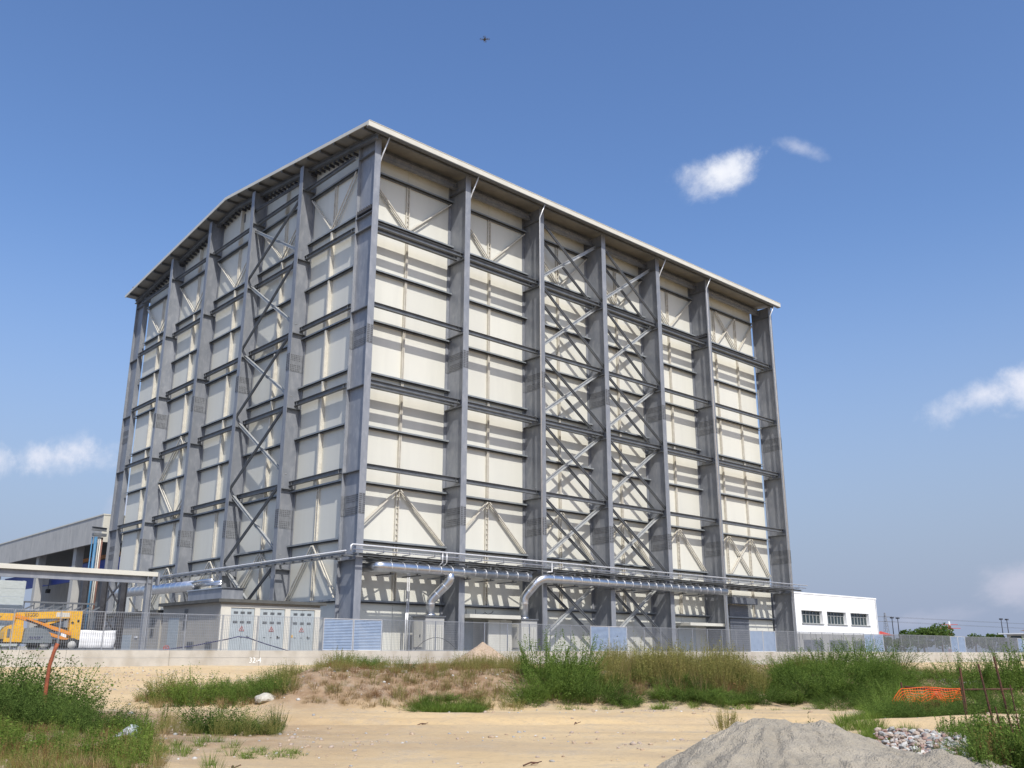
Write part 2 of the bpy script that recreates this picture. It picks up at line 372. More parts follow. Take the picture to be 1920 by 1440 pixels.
# ------------------------------------------------------------------ retaining wall
rw = thing('retaining_wall', 'low pale concrete wall carrying the mesh fence in front of the steel-framed building', 'wall', (0,FY,-1.6))
x = -62.0; k = 0
while x < 170:
    w = 5.0; dz = .012*((k*7)%3)
    cube('wall_segment', x+.012, x+w-.012, FY-.15+.004*(k%2), FY+.155, -1.9, .115, M['conc'], rw)
    x += w; k += 1
cube('wall_core', -62, 173, FY-.11, FY+.11, -1.9, .10, M['conc_grey'], rw)
for zz in (-.24,):
    cube('pour_joint', -62, 173, FY-.157, FY-.14, zz-.008, zz+.008, M['conc_grey'], rw)
o = text('painted_number', '32-4', .40, (-12.6,FY-.153,-.52), (R(90),0,0), M['chalk'], rw)

# ------------------------------------------------------------------ fence
fence = thing('mesh_fence', 'long galvanised mesh fence standing on the low concrete wall', 'fence', (0,FY,.115))
PIT = 2.05; FT = 1.93
b = MB()
for i in range(20): xx = .06+i*(PIT-.12)/19; b.box(xx-.003,xx+.003,-.0125,.0125,0.03,FT-.115)
for i in range(13): zz = .09+i*.14; b.box(.03,PIT-.03,-.003,.003,zz-.003,zz+.003)
b.box(.03,PIT-.03,-.014,.014,FT-.125,FT-.10); b.box(.03,PIT-.03,-.014,.014,.02,.045)
pan = b.mesh('mesh_panel', M['mesh'])
b = MB(); b.box(-.016,.016,-.03,.03,0,FT-.105); postm = b.mesh('fence_post', M['mesh'])
b = MB()
lou_t = FT-.12
for i in range(20):
    z0 = .05+i*(lou_t-.09)/20
    b.quad_solid([(.05,-.03,z0),(PIT-.05,-.03,z0),(PIT-.05,.03,z0+.03),(.05,.03,z0+.03),(.05,-.03,z0+.015),(PIT-.05,-.03,z0+.015),(PIT-.05,.03,z0+.08),(.05,.03,z0+.08)])
loum = b.mesh('louvre_slats', M['louvre'])
b = MB(); b.box(.03,.05,-.04,.04,.02,lou_t); b.box(PIT-.05,PIT-.03,-.04,.04,.02,lou_t); b.box(.05,PIT-.05,-.04,.04,lou_t-.035,lou_t); b.box(.05,PIT-.05,-.04,.04,.02,.045)
lfr = b.mesh('louvre_frame', M['white_pipe'])
for k in range(-14, 72):
    x0 = -8.05+k*PIT
    link('fence_post', postm, fence, (x0,FY,.115))
    if k >= 0 and k % 10 in (0,1) and k not in (10,): 
        kk = k
    if k in (0,1,11,12,21,22,31,32,41,42,51,52,61,62):
        p = link('louvred_panel', lfr, fence, (x0,FY,.115)); s_ = link('slats', loum, p, (x0,FY,.115)); p['label'] = 'louvred metal fence panel with the blue of reflected sky put into its colour'
    else: link('mesh_panel', pan, fence, (x0,FY,.115))

# ------------------------------------------------------------------ the big building
bd = thing('warehouse', 'tall cream-clad building inside a frame of deep galvanised steel columns, girders and cross braces', 'building', (28,24,0))
XC = [-.25, 9.25, 18.2, 26.8, 35.3, 44.0, 56.75]
YL = [10.1, 19.2, 28.5, 37.7]; YF = 49.5
G = [38.4, 34.03, 29.68, 25.33, 21.0, 16.68, 12.35, 8.0, 3.6, .03]      # wall girts
GZ = [32.85, 26.1, 19.8, 13.3]                                           # outer girders
WY = 2.4; WX = -.1; XE = 56.15; YE = 46.75
def zroof(y): return 40.38+.12*(min(y, 24.4-(y-24.4))+.9)
cube('wall_core', WX+.09, XE-.01, WY+.09, YE, 0.03, 40.2, M['core'], bd)
b = MB(); b.prism([(2.6,40.2),(46.7,40.2),(46.7,zroof(46.7)-.35),(24.4,zroof(24.4)-.35),(2.6,zroof(2.6)-.35)], 0, WX+.12, WX+.5); add('gable_core', b, M['core'], bd)
# cladding panels, right-hand face
xs = [WX, 4.5, 9.25, 13.7, 18.2, 22.5, 26.8, 31.05, 35.3, 39.65, 44.0, 48.25, 52.5, XE]
def panel_z(i):
    if i == 0: return G[0], 40.1
    return G[i], G[i-1]
for i in range(0, 10):
    z0, z1 = panel_z(i)
    for j in range(13): cube('wall_panel', xs[j]+.012, xs[j+1]-.012, WY, WY+.08, z0+.012, z1-.012, M['panel'], bd)
ys = [WY+.09, 6.25, 10.1, 14.65, 19.2, 23.85, 28.5, 33.1, 37.7, 42.2, YE]
for i in range(1, 10):
    z0, z1 = panel_z(i)
    for j in range(10): cube('wall_panel', WX, WX+.08, ys[j]+.012, ys[j+1]-.012, z0+.012, z1-.012, M['panel'], bd)
for j in range(10):
    b = MB(); y0 = ys[j]+.012; y1 = ys[j+1]-.012
    b.prism([(y0,G[0]+.012),(y1,G[0]+.012),(y1,zroof(y1)-.3),(24.4,zroof(24.4)-.3),(y0,zroof(y0)-.3)] if y0 < 24.4 < y1 else [(y0,G[0]+.012),(y1,G[0]+.012),(y1,zroof(y1)-.3),(y0,zroof(y0)-.3)], 0, WX, WX+.08)
    add('gable_panel', b, M['panel'], bd)
# wall girts: channel ledges
def girt(p0, p1, d, nrm, h=.20):
    b = MB(); n = Vector(nrm); p0 = Vector(p0); p1 = Vector(p1); c = n*(d/2)
    b.cur = 0; b.bar(p0+c+Vector((0,0,h/2)), p1+c+Vector((0,0,h/2)), d-.022, .02); b.bar(p0+n*.02, p1+n*.02, .018, h-.024)
    b.bar(p0+n*.14-Vector((0,0,h/2)), p1+n*.14-Vector((0,0,h/2)), .2, .02)
    b.cur = 1; b.bar(p0+n*d+Vector((0,0,h/2-.05)), p1+n*d+Vector((0,0,h/2-.05)), .018, .13)
    add('wall_girt', b, [M['steel_dark'],M['lip']], bd)
for i in range(9):
    d = .42 if i not in (1,) else .55
    for j in range(6):
        a0 = XC[j]+(.02 if j else .1); a1 = XC[j+1]-.02
        if j == 5: a1 = XE
        girt((a0,WY-.003,G[i]), (a1,WY-.003,G[i]), d, (0,-1,0))
    yy = [WY+.1]+YL+[YE]
    for j in range(5): girt((WX-.003,yy[j]+.02,G[i]), (WX-.003,yy[j+1]-.02,G[i]), .36, (-1,0,0))
# mullions
def mullion(x, y, z0, z1, face, lattice):
    b = MB()
    if face == 'R':
        if lattice:
            for k in (-1,1): b.box(x+k*.13-.035,x+k*.13+.035,y-.16,y-.003,z0,z1)
            z = z0+.15
            while z < z1: b.box(x-.094,x+.094,y-.10,y-.06,z,z+.07); z += .42
        else: b.box(x-.10,x-.03,y-.24,y-.003,z0,z1); b.box(x+.03,x+.10,y-.24,y-.003,z0,z1); b.box(x-.029,x+.029,y-.06,y-.003,z0,z1)
    else:
        if lattice:
            for k in (-1,1): b.box(x-.16,x-.003,y+k*.13-.035,y+k*.13+.035,z0,z1)
            z = z0+.15
            while z < z1: b.box(x-.10,x-.06,y-.094,y+.094,z,z+.07); z += .42
        else: b.box(x-.34,x-.003,y-.10,y+.10,z0,z1)
    add('mullion', b, M['mull'], bd)
for i in range(1, 9):
    z1 = G[i-1]-.125; z0 = G[i]+.125; lat = i in (1, 7)
    for x in (4.5,13.7,22.5,31.05,39.65,48.25,52.5): mullion(x, WY, z0, z1, 'R', lat or (i == 8))
    for y in (6.25,14.65,23.85,33.1,42.2): mullion(WX, y, z0, z1, 'L', lat or i == 8)
for y in (14.65,23.85,33.1): mullion(WX, y, G[0]+.125, zroof(y)-.9, 'L', False)
# V and inverted-V wall bracing
def vb(pa, pb, off, m='mull', w=.09):
    b = MB(); o = Vector(off)
    b.bar(Vector(pa)+o*.14, Vector(pb)+o*.14, w, w); b.bar(Vector(pa)+o*.36, Vector(pb)+o*.36, w, w)
    add('wall_brace', b, M[m], bd)
mids = [(0,4.5),(1,13.7),(2,22.5),(3,31.05),(4,39.65)]
for j, xm in mids:
    l = XC[j]+.35; r_ = XC[j+1]-.25
    vb((xm-.1,WY,G[1]+.2),(l,WY,G[0]-.2),(0,-1,0)); vb((xm+.1,WY,G[1]+.2),(r_,WY,G[0]-.2),(0,-1,0))
    vb((xm-.1,WY,G[6]-.2),(l,WY,G[7]+.2),(0,-1,0)); vb((xm+.1,WY,G[6]-.2),(r_,WY,G[7]+.2),(0,-1,0))
for a, c, zt in ((44.3,48.1,0),(52.3,48.4,0),(48.4,52.3,0),(55.9,52.6,0)):
    vb((c,WY,G[1]+.2),(a,WY,G[0]-.2),(0,-1,0)) if not (a == 52.3) else vb((48.4,WY,G[1]+.2),(52.3,WY,G[0]-.2),(0,-1,0))
    vb((c,WY,G[6]-.2),(a,WY,G[7]+.2),(0,-1,0))
yb = [WY+.1]+YL+[YE]; ym = [6.25,14.65,23.85,33.1,42.2]
for j in range(5):
    l = yb[j]+.3; r_ = yb[j+1]-.3; m_ = ym[j]
    vb((WX,m_-.1,G[1]+.2),(WX,l,G[0]-.2),(-1,0,0)); vb((WX,m_+.1,G[1]+.2),(WX,r_,G[0]-.2),(-1,0,0))
    vb((WX,m_-.1,G[7]-.2),(WX,l,G[8]+.2),(-1,0,0)); vb((WX,m_+.1,G[7]-.2),(WX,r_,G[8]+.2),(-1,0,0))
vb((WX,33.0,G[4]-.2),(WX,37.4,G[5]+.2),(-1,0,0)); vb((WX,33.2,G[4]-.2),(WX,28.8,G[5]+.2),(-1,0,0))
vb((WX,33.0,G[6]+.2),(WX,37.4,G[5]-.2),(-1,0,0)); vb((WX,33.2,G[6]+.2),(WX,28.8,G[5]-.2),(-1,0,0))
# columns
def col_mesh(cx, cy, along, D, zt, hw=.29):
    # along: direction (unit, horizontal) from outer flange to inner flange
    b = MB(); a = Vector((*along,0)); s = Vector((-along[1],along[0],0)); o = Vector((cx,cy,0))
    def slab(d0, d1, w): 
        P = [o+a*d0-s*w, o+a*d1-s*w, o+a*d1+s*w, o+a*d0+s*w]; b.quad_solid([*P, *[p+Vector((0,0,zt)) for p in P]])
    slab(0,.05,hw); slab(D-.05,D,hw); slab(.052,D-.052,.015)
    return b
def column(cx, cy, along, D, zt, levels, splices, lab=None):
    c = add('column', col_mesh(cx,cy,along,D,zt), M['steel'], bd)
    a = Vector((*along,0)); s = Vector((-along[1],along[0],0)); o = Vector((cx,cy,0))
    for z in levels:
        b = MB()
        for k in (-1,1):
            P = [o+a*.053+s*(k*.018), o+a*(D-.053)+s*(k*.018), o+a*(D-.053)+s*(k*.285), o+a*.053+s*(k*.285)]
            b.quad_solid([*[p+Vector((0,0,z)) for p in P], *[p+Vector((0,0,z+.06)) for p in P]])
        add('stiffener', b, M['steel_dark'], c)
    for z in splices:
        b = MB()
        def pl(p, q, n, zz0, zz1, th=.022):
            P = [p, q, q+n*th, p+n*th]; b.quad_solid([*[v+Vector((0,0,zz0)) for v in P], *[v+Vector((0,0,zz1)) for v in P]])
        pl(o-s*.27-a*.002, o+s*.27-a*.002, -a, z-.75, z+.75)
        for k in (-1,1): pl(o+a*.12+s*k*.017, o+a*(D-.12)+s*k*.017, s*k, z-.75, z+.75)
        pl(o+a*(D-.052)-s*.27, o+a*(D-.052)-s*.03, -a, z-.75, z+.75); pl(o+a*(D-.052)+s*.03, o+a*(D-.052)+s*.27, -a, z-.75, z+.75)
        b.cur = 1
        for r_ in range(10):
            zz = z-.66+r_*.147+(0.0)
            for q in (-.2,-.1,.1,.2):
                p = o+s*q-a*.024; b.bar(p+Vector((0,0,zz)), p-a*.03+Vector((0,0,zz)), .05, .05)
            for k in (-1,1):
                nb = int((D-.4)/.16)
                for q in range(nb):
                    if r_ in (4,5): continue
                    p = o+a*(.22+q*.16)+s*k*.039; b.bar(p+Vector((0,0,zz)), p+s*k*.025+Vector((0,0,zz)), .05, .05)
        add('splice_plate', b, [M['splice'], M['bolt']], c)
    return c
LV = [z-.5 for z in GZ]+[6.35, 39.0]
for i, x in enumerate(XC):
    column(x, 0, (0,1), 2.4, 40.30, LV+([33.6] if i in (0,5) else []), (23.4, 10.4))
    zb = MB()
column(-.4, YF, (0,-1), 2.4, 40.2, LV, (23.4,10.4))
for y in YL: column(-1.5, y, (1,0), 1.37, zroof(y)-.42, [z-.5 for z in (32.9,26.2,19.7,13.05)]+[6.2, 39.0], (23.2,10.2))
# outer girders on the right-hand face
def girder(p0, p1, dep=.36, wid=.28, m='steel_dark', name='girder'):
    b = MB(); b.ibeam(p0, p1, dep, wid)
    d = Vector(p1)-Vector(p0); L_ = d.length; d.normalize()
    b.cur = 0
    for q in (.35, L_-.35): 
        p = Vector(p0)+d*q; b.bar(p-d*.01, p+d*.01, wid*.96, dep-.07)
    add(name, b, M[m], bd)
for j in range(6):
    a0 = XC[j]+.02; a1 = XC[j+1]-.02
    for i, z in enumerate(GZ):
        girder((a0,.63,z),(a1,.63,z))
        if i in (0,2): girder((a0,1.47,z),(a1,1.47,z))
    girder((a0,1.55,39.75),(a1,1.55,39.75), .5, .4, 'steel', 'eaves_girder')
    girder((a0,1.75,6.55),(a1,1.75,6.55), .26, .2)
# left-hand face girders
yb2 = [2.35]+YL+[YF-2.35]
for j in range(5):
    for z in (32.75,26.2,19.7,13.05): girder((-.55,yb2[j]+.02,z),(-.55,yb2[j+1]-.02,z), .36, .28)
for j in range(5): girder((-.9,yb2[j]+.02,39.1),(-.9,yb2[j+1]-.02,39.1), .3, .24)
# frame cross bracing
NZ = [39.4, 32.9, 26.1, 19.8, 13.3, 6.9, .4]
def xbrace(p0, p1, m, prof=(.26,.24), n=(0,1,0)):
    b = MB(); b.ibeam(p0, p1, prof[0], prof[1], upv=Vector(p1).__sub__(Vector(p0)).cross(Vector(n)), tf=.05, tw=.02); add('cross_brace', b, M[m], bd)
for j in (2,3):
    xl = XC[j]+.02; xr = XC[j+1]-.02
    for i in range(6):
        zt = NZ[i]-.15; zb_ = NZ[i+1]+.35
        for yy in (.32, 1.72): xbrace((xl,yy,zt),(xr,yy,zb_), 'steel_dark', (.21,.17))
        xbrace((xl,1.0,zb_),(xr,1.0,zt), 'brace', (.30,.2))
for i in range(6):
    zt = (NZ[i] if i else 38.6)-.2; zb_ = NZ[i+1]+.4
    xbrace((-1.0,19.18,zt),(-1.0,10.12,zb_), 'brace', (.25,.2), (1,0,0))
    xbrace((-.7+.0,10.12,zt),(-.7,19.18,zb_), 'steel_dark', (.26,.2), (1,0,0)) if False else xbrace((-1.32,10.12,zt),(-1.32,19.18,zb_), 'steel_dark', (.2,.16), (1,0,0))
girder((-1.2,10.12,40.0),(-1.2,19.18,40.4), .2,.2)
# grating pieces at the corner head and at one far column
for (x0,x1,y0,y1,z) in ((-.52,-.27,.1,2.2,33.95),(43.7,43.98,.1,2.2,33.6)):
    b = MB()
    for q in range(9): b.box(x0-.02,x1,y0+q*(y1-y0)/8-.02,y0+q*(y1-y0)/8+.02,z,z+.35)
    b.box(x0-.03,x1,y0,y1,z-.05,z-.002); add('toothed_bracket', b, M['steel_black'], bd)
# roof
def roofpoly(off0, off1):
    ya, yc, yb_ = -.9, 24.4, 49.9
    return [(ya,zroof(ya)+off0),(yc,zroof(yc)+off0),(yb_,zroof(yb_)+off0),(yb_,zroof(yb_)+off1),(yc,zroof(yc)+off1),(ya,zroof(ya)+off1)]
RX0, RX1 = -1.95, 57.45
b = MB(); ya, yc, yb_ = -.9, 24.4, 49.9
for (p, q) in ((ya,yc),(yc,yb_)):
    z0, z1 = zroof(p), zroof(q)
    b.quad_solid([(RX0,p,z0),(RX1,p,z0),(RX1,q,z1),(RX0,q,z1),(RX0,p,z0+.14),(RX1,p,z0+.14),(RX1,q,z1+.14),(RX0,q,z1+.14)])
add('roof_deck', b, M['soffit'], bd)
b = MB()
for (p, q) in ((ya,yc),(yc,yb_)):
    z0, z1 = zroof(p), zroof(q)
    b.quad_solid([(RX0-.06,p,z0-.10),(RX0-.003,p,z0-.10),(RX0-.003,q,z1-.10),(RX0-.06,q,z1-.10),(RX0-.06,p,z0+.2),(RX0-.003,p,z0+.2),(RX0-.003,q,z1+.2),(RX0-.06,q,z1+.2)])
add('verge_trim', b, M['fascia'], bd)
nseg = 10
for k in range(nseg):
    xa = RX0+(RX1-RX0)*k/nseg; xb = RX0+(RX1-RX0)*(k+1)/nseg
    b = MB(); b.box(xa+.006-(.06 if k == 0 else 0),xb-.006,-1.12,-.905,40.15,40.60); b.box(xa+.004,xb-.004,-1.15,-.90,40.602,40.64); add('fascia', b, M['fascia'], bd)
b = MB(); b.box(RX0+.02,RX1-.02,-1.10,-.7,40.10,40.148); add('gutter_lip', b, M['steel_dark'], bd)
q = -.2; k = 0
while q < 49.7:
    zz = zroof(q); b = MB(); b.ibeam((RX0+.05,q,zz-.14),(RX1-.1,q,zz-.14), .26, .12); b.box(RX0+.0,RX0+.05,q-.14,q+.02,zz-.26,zz-.012); add('purlin', b, M['steel_dark'], bd); q += 2.22
for (p, q2) in ((ya+.3,yc),(yc,yb_-.3)):
    b = MB(); b.ibeam((-.75,p,zroof(p)-.52),(-.75,q2,zroof(q2)-.52), .4, .34, upv=(0,0,1)); add('verge_beam', b, M['steel_dark'], bd)
b = MB(); y = 3.0
while y < 46: b.box(-.72,-.2,y,y+.12,zroof(y)-1.05,zroof(y)-.8); y += .75
add('verge_cleats', b, M['steel_black'], bd)['kind'] = 'stuff'
b = MB(); b.box(-.42,-.38,49.7,50.0,40.2,42.6) ; b.box(-1.2,-1.1,49.95,50.1,40.6,41.9); add('stub_mast', b, M['rust'], bd)
b = MB(); b.box(WX-.05,WX+.0,23.5,24.1,41.2,42.1); add('wall_vent', b, M['vent'], bd)
# downpipes on the right-hand face
def downpipe(x, side, full):
    b = MB(); x0 = x+side*(.60 if full else .42)
    pts = [(x0+.12,-.95,40.12),(x0,-.35,38.9)]
    pts += [(x0,-.35,.1)] if full else [(x0-side*.02,.05,37.6),(x0-side*.02,.3,.1)]
    if not full: pts = [(x0+.1,-.8,40.12),(x0-.06,-.1,38.7),(x0-.12,.3,37.8),(x0-.12,.3,.1)]
    b.tube(pts, .06, 10); add('downpipe', b, M['white_pipe'], bd, True)
downpipe(XC[0],1,False); downpipe(XC[1],1,False); downpipe(XC[2],-1,True); downpipe(XC[4],1,False); downpipe(XC[5],-1,True); downpipe(XC[6],-1,True)
# roller door, hood, canopies and door leaves at the foot of the right-hand face
rd = MB()
for i in range(24): rd.box(47.75,51.2,2.2+.02*(i%2),2.3,.1+i*.2,.285+i*.2)
add('roller_door', rd, M['roller'], bd)
b = MB(); b.prism([(1.2,5.0),(2.2,5.0),(2.2,5.75),(1.2,5.65)], 0, 46.9, 51.6); add('door_hood', b, M['roller'], bd)
b = MB(); b.box(38.2,44.2,.2,2.1,2.58,2.85); add('door_canopy', b, M['fascia'], bd)
cube('door_leaf', 38.8,41.6, 2.15,2.22, .03,2.55, M['door'], bd)
b = MB(); b.box(9.6,14.9,-.6,2.1,2.58,2.86); add('door_canopy', b, M['fascia'], bd)
cube('door_leaf', 9.9,12.2, 2.1,2.2, .03,2.5, M['door'], bd)
for k in range(2): cube('door_leaf', 12.3+k*1.27,13.5+k*1.27, .35,.42, .03,2.5, M['fascia'], bd)
cube('side_screen', 14.86,14.92, .45,2.1, .03,2.5, M['fascia'], bd)
b = MB()
for q, h_ in ((10.9,.35),(11.15,.4),(11.4,.38)): b.bar((q,2.05,2.95),(q,2.05,2.95+h_),.03,.03)
pts = [(12.6,2.05,3.0),(12.7,2.05,2.95),(13.2,2.05,3.0),(13.4,2.05,3.15),(13.7,2.05,2.98),(14.1,2.05,3.1),(14.3,2.05,3.3)]
for p, q in zip(pts, pts[1:]): b.bar(p, q, .03, .03)
b.bar((12.4,2.05,2.95),(12.4,2.05,3.35),.03,.03); add('cable_ends', b, M['black'], bd)

# ------------------------------------------------------------------ pipe rack round the building
rack = thing('pipe_rack', 'horizontal galvanised ladder rack carrying thin bright pipes round the foot of the tall building', 'pipe rack', (28,-.5,6.5))
b = MB(); b.ibeam((-.6,.9,6.68),(57.9,.9,6.68),.18,.16) if False else None
for (yy) in (.95, -.35):
    segs = [-.9]+[x for x in XC]+[58.0]
    b = MB(); b.ibeam((-1.0,yy,6.70),(58.0,yy,6.70),.16,.34)
    add('rail', b, M['steel_dark'], rack)
k = 0; x = 0.3
while x < 56:
    if k % 5 != 4 and min(abs(x-c) for c in XC) > .45:
        b = MB(); b.box(x,x+.66,-.17,.77,6.72,6.745); b.box(x,x+.66,1.13,1.62,6.72,6.745); add('rung', b, M['steel_dark'], rack)
    x += 1.12; k += 1
for j in range(6):
    b = MB()
    b.bar((XC[j]+.4,-.3,6.83),(XC[j]+3.6,.85,6.83),.06,.06); b.bar((XC[j+1]-.5,-.3,6.83),(XC[j+1]-3.4,.85,6.83),.06,.06)
    add('diagonal', b, M['steel_dark'], rack)
b = MB(); b.tube([(-1.75,-1.2,6.75),(-1.75,-1.2,7.15),(-1.62,-1.2,7.24),(57.9,-1.2,7.22)], .06, 10); add('bright_pipe', b, M['white_pipe'], rack, True)
b = MB(); b.tube([(-1.4,-.95,6.95),(58.0,-.95,6.93)], .045, 8); add('thin_pipe', b, M['white_pipe'], rack, True)
x = 1.0
while x < 57:
    b = MB(); b.box(x-.03,x+.03,-1.25,-.3,6.80,6.86); b.box(x-.02,x+.02,-1.22,-1.18,6.86,7.17); x += 2.3; add('pipe_bracket', b, M['steel'], rack)
for x in (6.35, 6.75):
    b = MB(); b.tube([(x,-1.2,7.2),(x,-1.2,6.5),(x,-.8,6.3)], .04, 8); add('branch_pipe', b, M['white_pipe'], rack, True)
b = MB(); b.tube([(17.9,-1.2,7.2),(17.9,-1.2,6.45),(17.3,-1.2,6.4)], .04, 8); add('branch_pipe', b, M['white_pipe'], rack, True)
# left wing
for xx in (-.95,-1.95):
    b = MB(); b.ibeam((xx,-.9,6.62),(xx,35.6,6.62),.14,.14); add('rail', b, M['steel'], rack)
y = -.4
while y < 35.4:
    b = MB(); b.box(-1.9,-1.02,y,y+.12,6.5,6.6); b.box(-2.05,-1.85,y,y+.22,6.42,6.52); y += 1.35; add('rung', b, M['steel_dark'], rack)
b = MB(); b.tube([(-1.95,-.9,6.8),(-1.95,35.4,6.8)], .06, 8); add('thin_pipe', b, M['white_pipe'], rack, True)
for y in (2,10.5,19.6,28.9): 
    b = MB(); b.bar((-1.9,y,6.5),(-.6,y,6.5),.12,.14); add('arm', b, M['steel_dark'], rack)

# ------------------------------------------------------------------ ducts
def duct(name, label, pts, r, seams, extra=None):
    d = thing(name, label, 'duct', pts[0])
    b = MB(); b.tube(pts, r, 24); add('pipe_run', b, M['duct'], d, True)
    for (p, dirn) in seams:
        b = MB(); p = Vector(p); dv = Vector(dirn).normalized(); b.tube([p-dv*.016, p+dv*.016], r+.008, 24); add('seam_ring', b, M['white_pipe'], d, True)
    return d
def flat_shade(o):
    pass
def bend(p, q, s, n=4, k=.5):     # rounded corner at q between p and s
    p, q, s = Vector(p), Vector(q), Vector(s); a = q+(p-q).normalized()*k; c = q+(s-q).normalized()*k
    return [((1-t)**2)*a+2*t*(1-t)*q+t*t*c for t in [i/n for i in range(n+1)]]
P0 = (.9,2.0,5.93); P1 = (.9,-.72,5.93); P2 = (15.75,-.72,5.93)
d1 = duct('ventilation_duct', 'silver duct at the near corner of the tall building, its leg dropping to a box', [P0]+[tuple(v) for v in bend(P0,P1,P2,4,.4)]+[P2], .37, [((1.9+i*1.12,-.72,5.93),(1,0,0)) for i in range(13)])
leg = [(7.45,-.72,5.8),(7.45,-.72,5.2),(6.45,.3,3.75),(6.45,.3,2.8)]
pp = [leg[0]]+[tuple(v) for v in bend(leg[0],leg[1],leg[2],3,.25)]+[tuple(v) for v in bend(leg[1],leg[2],leg[3],3,.25)]+[leg[3]]
b = MB(); b.tube(pp, .34, 22); add('drop_leg', b, M['duct'], d1, True)
for p, q in (((7.2,-.46,4.83),(-1,1.02,-1.45)),((6.8,-.05,4.25),(-1,1.02,-1.45)),((6.45,.3,3.55),(0,0,1)),((7.45,-.72,5.4),(0,0,1))):
    b = MB(); dv = Vector(q).normalized(); b.tube([Vector(p)-dv*.02,Vector(p)+dv*.02],.35,22); add('seam_ring', b, M['white_pipe'], d1, True)
for i in range(6):
    b = MB(); b.box(2.2+i*2.4,2.3+i*2.4,-.78,1.5,5.42,5.50); b.box(2.2+i*2.4,2.3+i*2.4,-.40,-.34,5.50,6.6); add('hanger', b, M['steel_dark'], d1)
Q = [(16.1,.3,2.8),(16.1,.3,4.35),(17.0,-.72,5.93),(43.0,-.72,5.93)]
pp = [Q[0]]+[tuple(v) for v in bend(Q[0],Q[1],Q[2],3,.3)]+[tuple(v) for v in bend(Q[1],Q[2],Q[3],5,.7)]+[Q[3]]
d2 = duct('ventilation_duct', 'long silver duct rising from a fan box and running along the braced bays', pp, .37, [((18.3+i*1.12,-.72,5.93),(1,0,0)) for i in range(22)]+[((16.1,.3,3.9),(0,0,1)),((16.4,-.04,4.88),(.9,-1.02,1.58)),((16.7,-.38,5.4),(.9,-1.02,1.58))])
for i in range(10):
    b = MB(); b.box(18.9+i*2.5,19.0+i*2.5,-.78,1.5,5.42,5.50); b.box(18.9+i*2.5,19.0+i*2.5,-.40,-.34,5.50,6.6); add('hanger', b, M['steel_dark'], d2)
d3 = duct('ventilation_duct', 'silver duct behind the low cabin along the shaded gable side', [(-3.0,20.6,5.42),(-3.0,38.5,5.55)], .45, [((-3.0,21.4+i*1.15,5.425+i*.0085),(0,1,.007)) for i in range(15)])
b = MB(); b.tube([(-3.0,20.9,5.42),(-2.7,18.6,5.5),(-2.6,16.5,5.5)], .2, 14); add('spout', b, M['duct'], d3, True)
b = MB(); b.tube([(-3.3,20.9,5.6),(-3.1,19.2,5.75),(-2.9,17.6,5.75)], .12, 10); add('spout', b, M['duct'], d3, True)
b = MB(); b.box(-3.9,-2.1,13.6,19.8,3.7,4.85); add('plenum', b, M['steel'], d3)
b = MB(); b.box(-4.0,-2.0,13.5,19.9,4.852,4.93); add('plenum_lid', b, M['duct'], d3)
for i in range(4):
    b = MB(); b.bar((-3.0,22.5+i*4.2,4.95),(-1.3,22.5+i*4.2,2.4),.12,.12); add('support_strut', b, M['mull'], d3)
    b = MB(); b.bar((-1.7,22.5+i*4.2,4.95),(-1.7,22.5+i*4.2,.05),.16,.16); add('support_leg', b, M['mull'], d3)
# twin cable pipes by the first column
cp = thing('conduit_pair', 'two thin bright vertical conduits between the near corner column and the first fan box', 'conduit', (5.1,1.6,0))
for q in (0,.16):
    b = MB(); b.tube([(5.3+q,1.7,6.0),(5.3+q,1.7,3.2),(4.95+q,1.3,2.9),(4.95+q,1.3,.05)], .05, 8); add('conduit', b, M['white_pipe'], cp, True)
# fan boxes
def fanbox(x, lab):
    t = thing('fan_box', lab, 'fan unit', (x+.8,.3,.02), 'fan boxes at the foot of the tall building')
    cube('cabinet', x,x+1.75,-.35,1.25,.05,2.55, M['conc_grey'], t)
    cube('top_plate', x-.1,x+1.85,-.45,1.35,2.552,2.64, M['steel_dark'], t)
    b = MB()
    for i in range(9): b.box(x+.08+i*.18,x+.2+i*.18,-.39,-.353,.15,2.0)
    add('ribbed_front', b, M['fascia'], t)
    b = MB(); b.box(x-.04,x-.003,.0,1.0,.4,2.3); add('side_door', b, M['fascia'], t)
    cube('handle', x-.08,x-.045,.2,.24,1.1,1.3, M['black'], t)
    b = MB(); b.tube([(x+.9,.3,2.65),(x+.9,.3,2.78)], .42, 20); add('duct_collar', b, M['duct'], t, True)
fanbox(5.55, 'beige fan box under the leg of the near-corner duct'); fanbox(15.2, 'beige fan box under the duct that climbs beside the third column')
# flexible hoses arching out of the yard
def arch(name, lab, p, q, h, r=.02, m='black', cat='hose'):
    p = Vector(p); q = Vector(q); b = MB(); n = 14
    b.tube([p.lerp(q, i/n)+Vector((0,0,h*math.sin(math.pi*i/n)**.75)) for i in range(n+1)], r, 6); return tag(recentre(add(name, b, M[m], None, True)), lab, cat)
arch('black_hose', 'black hose arching up beside the first fan box', (2.2,-3.5,.03),(6.3,-3.2,.03),1.0)
arch('black_hose', 'small black hose arch near the second fan box', (12.3,-3.5,.03),(15.2,-3.2,.03),.45)

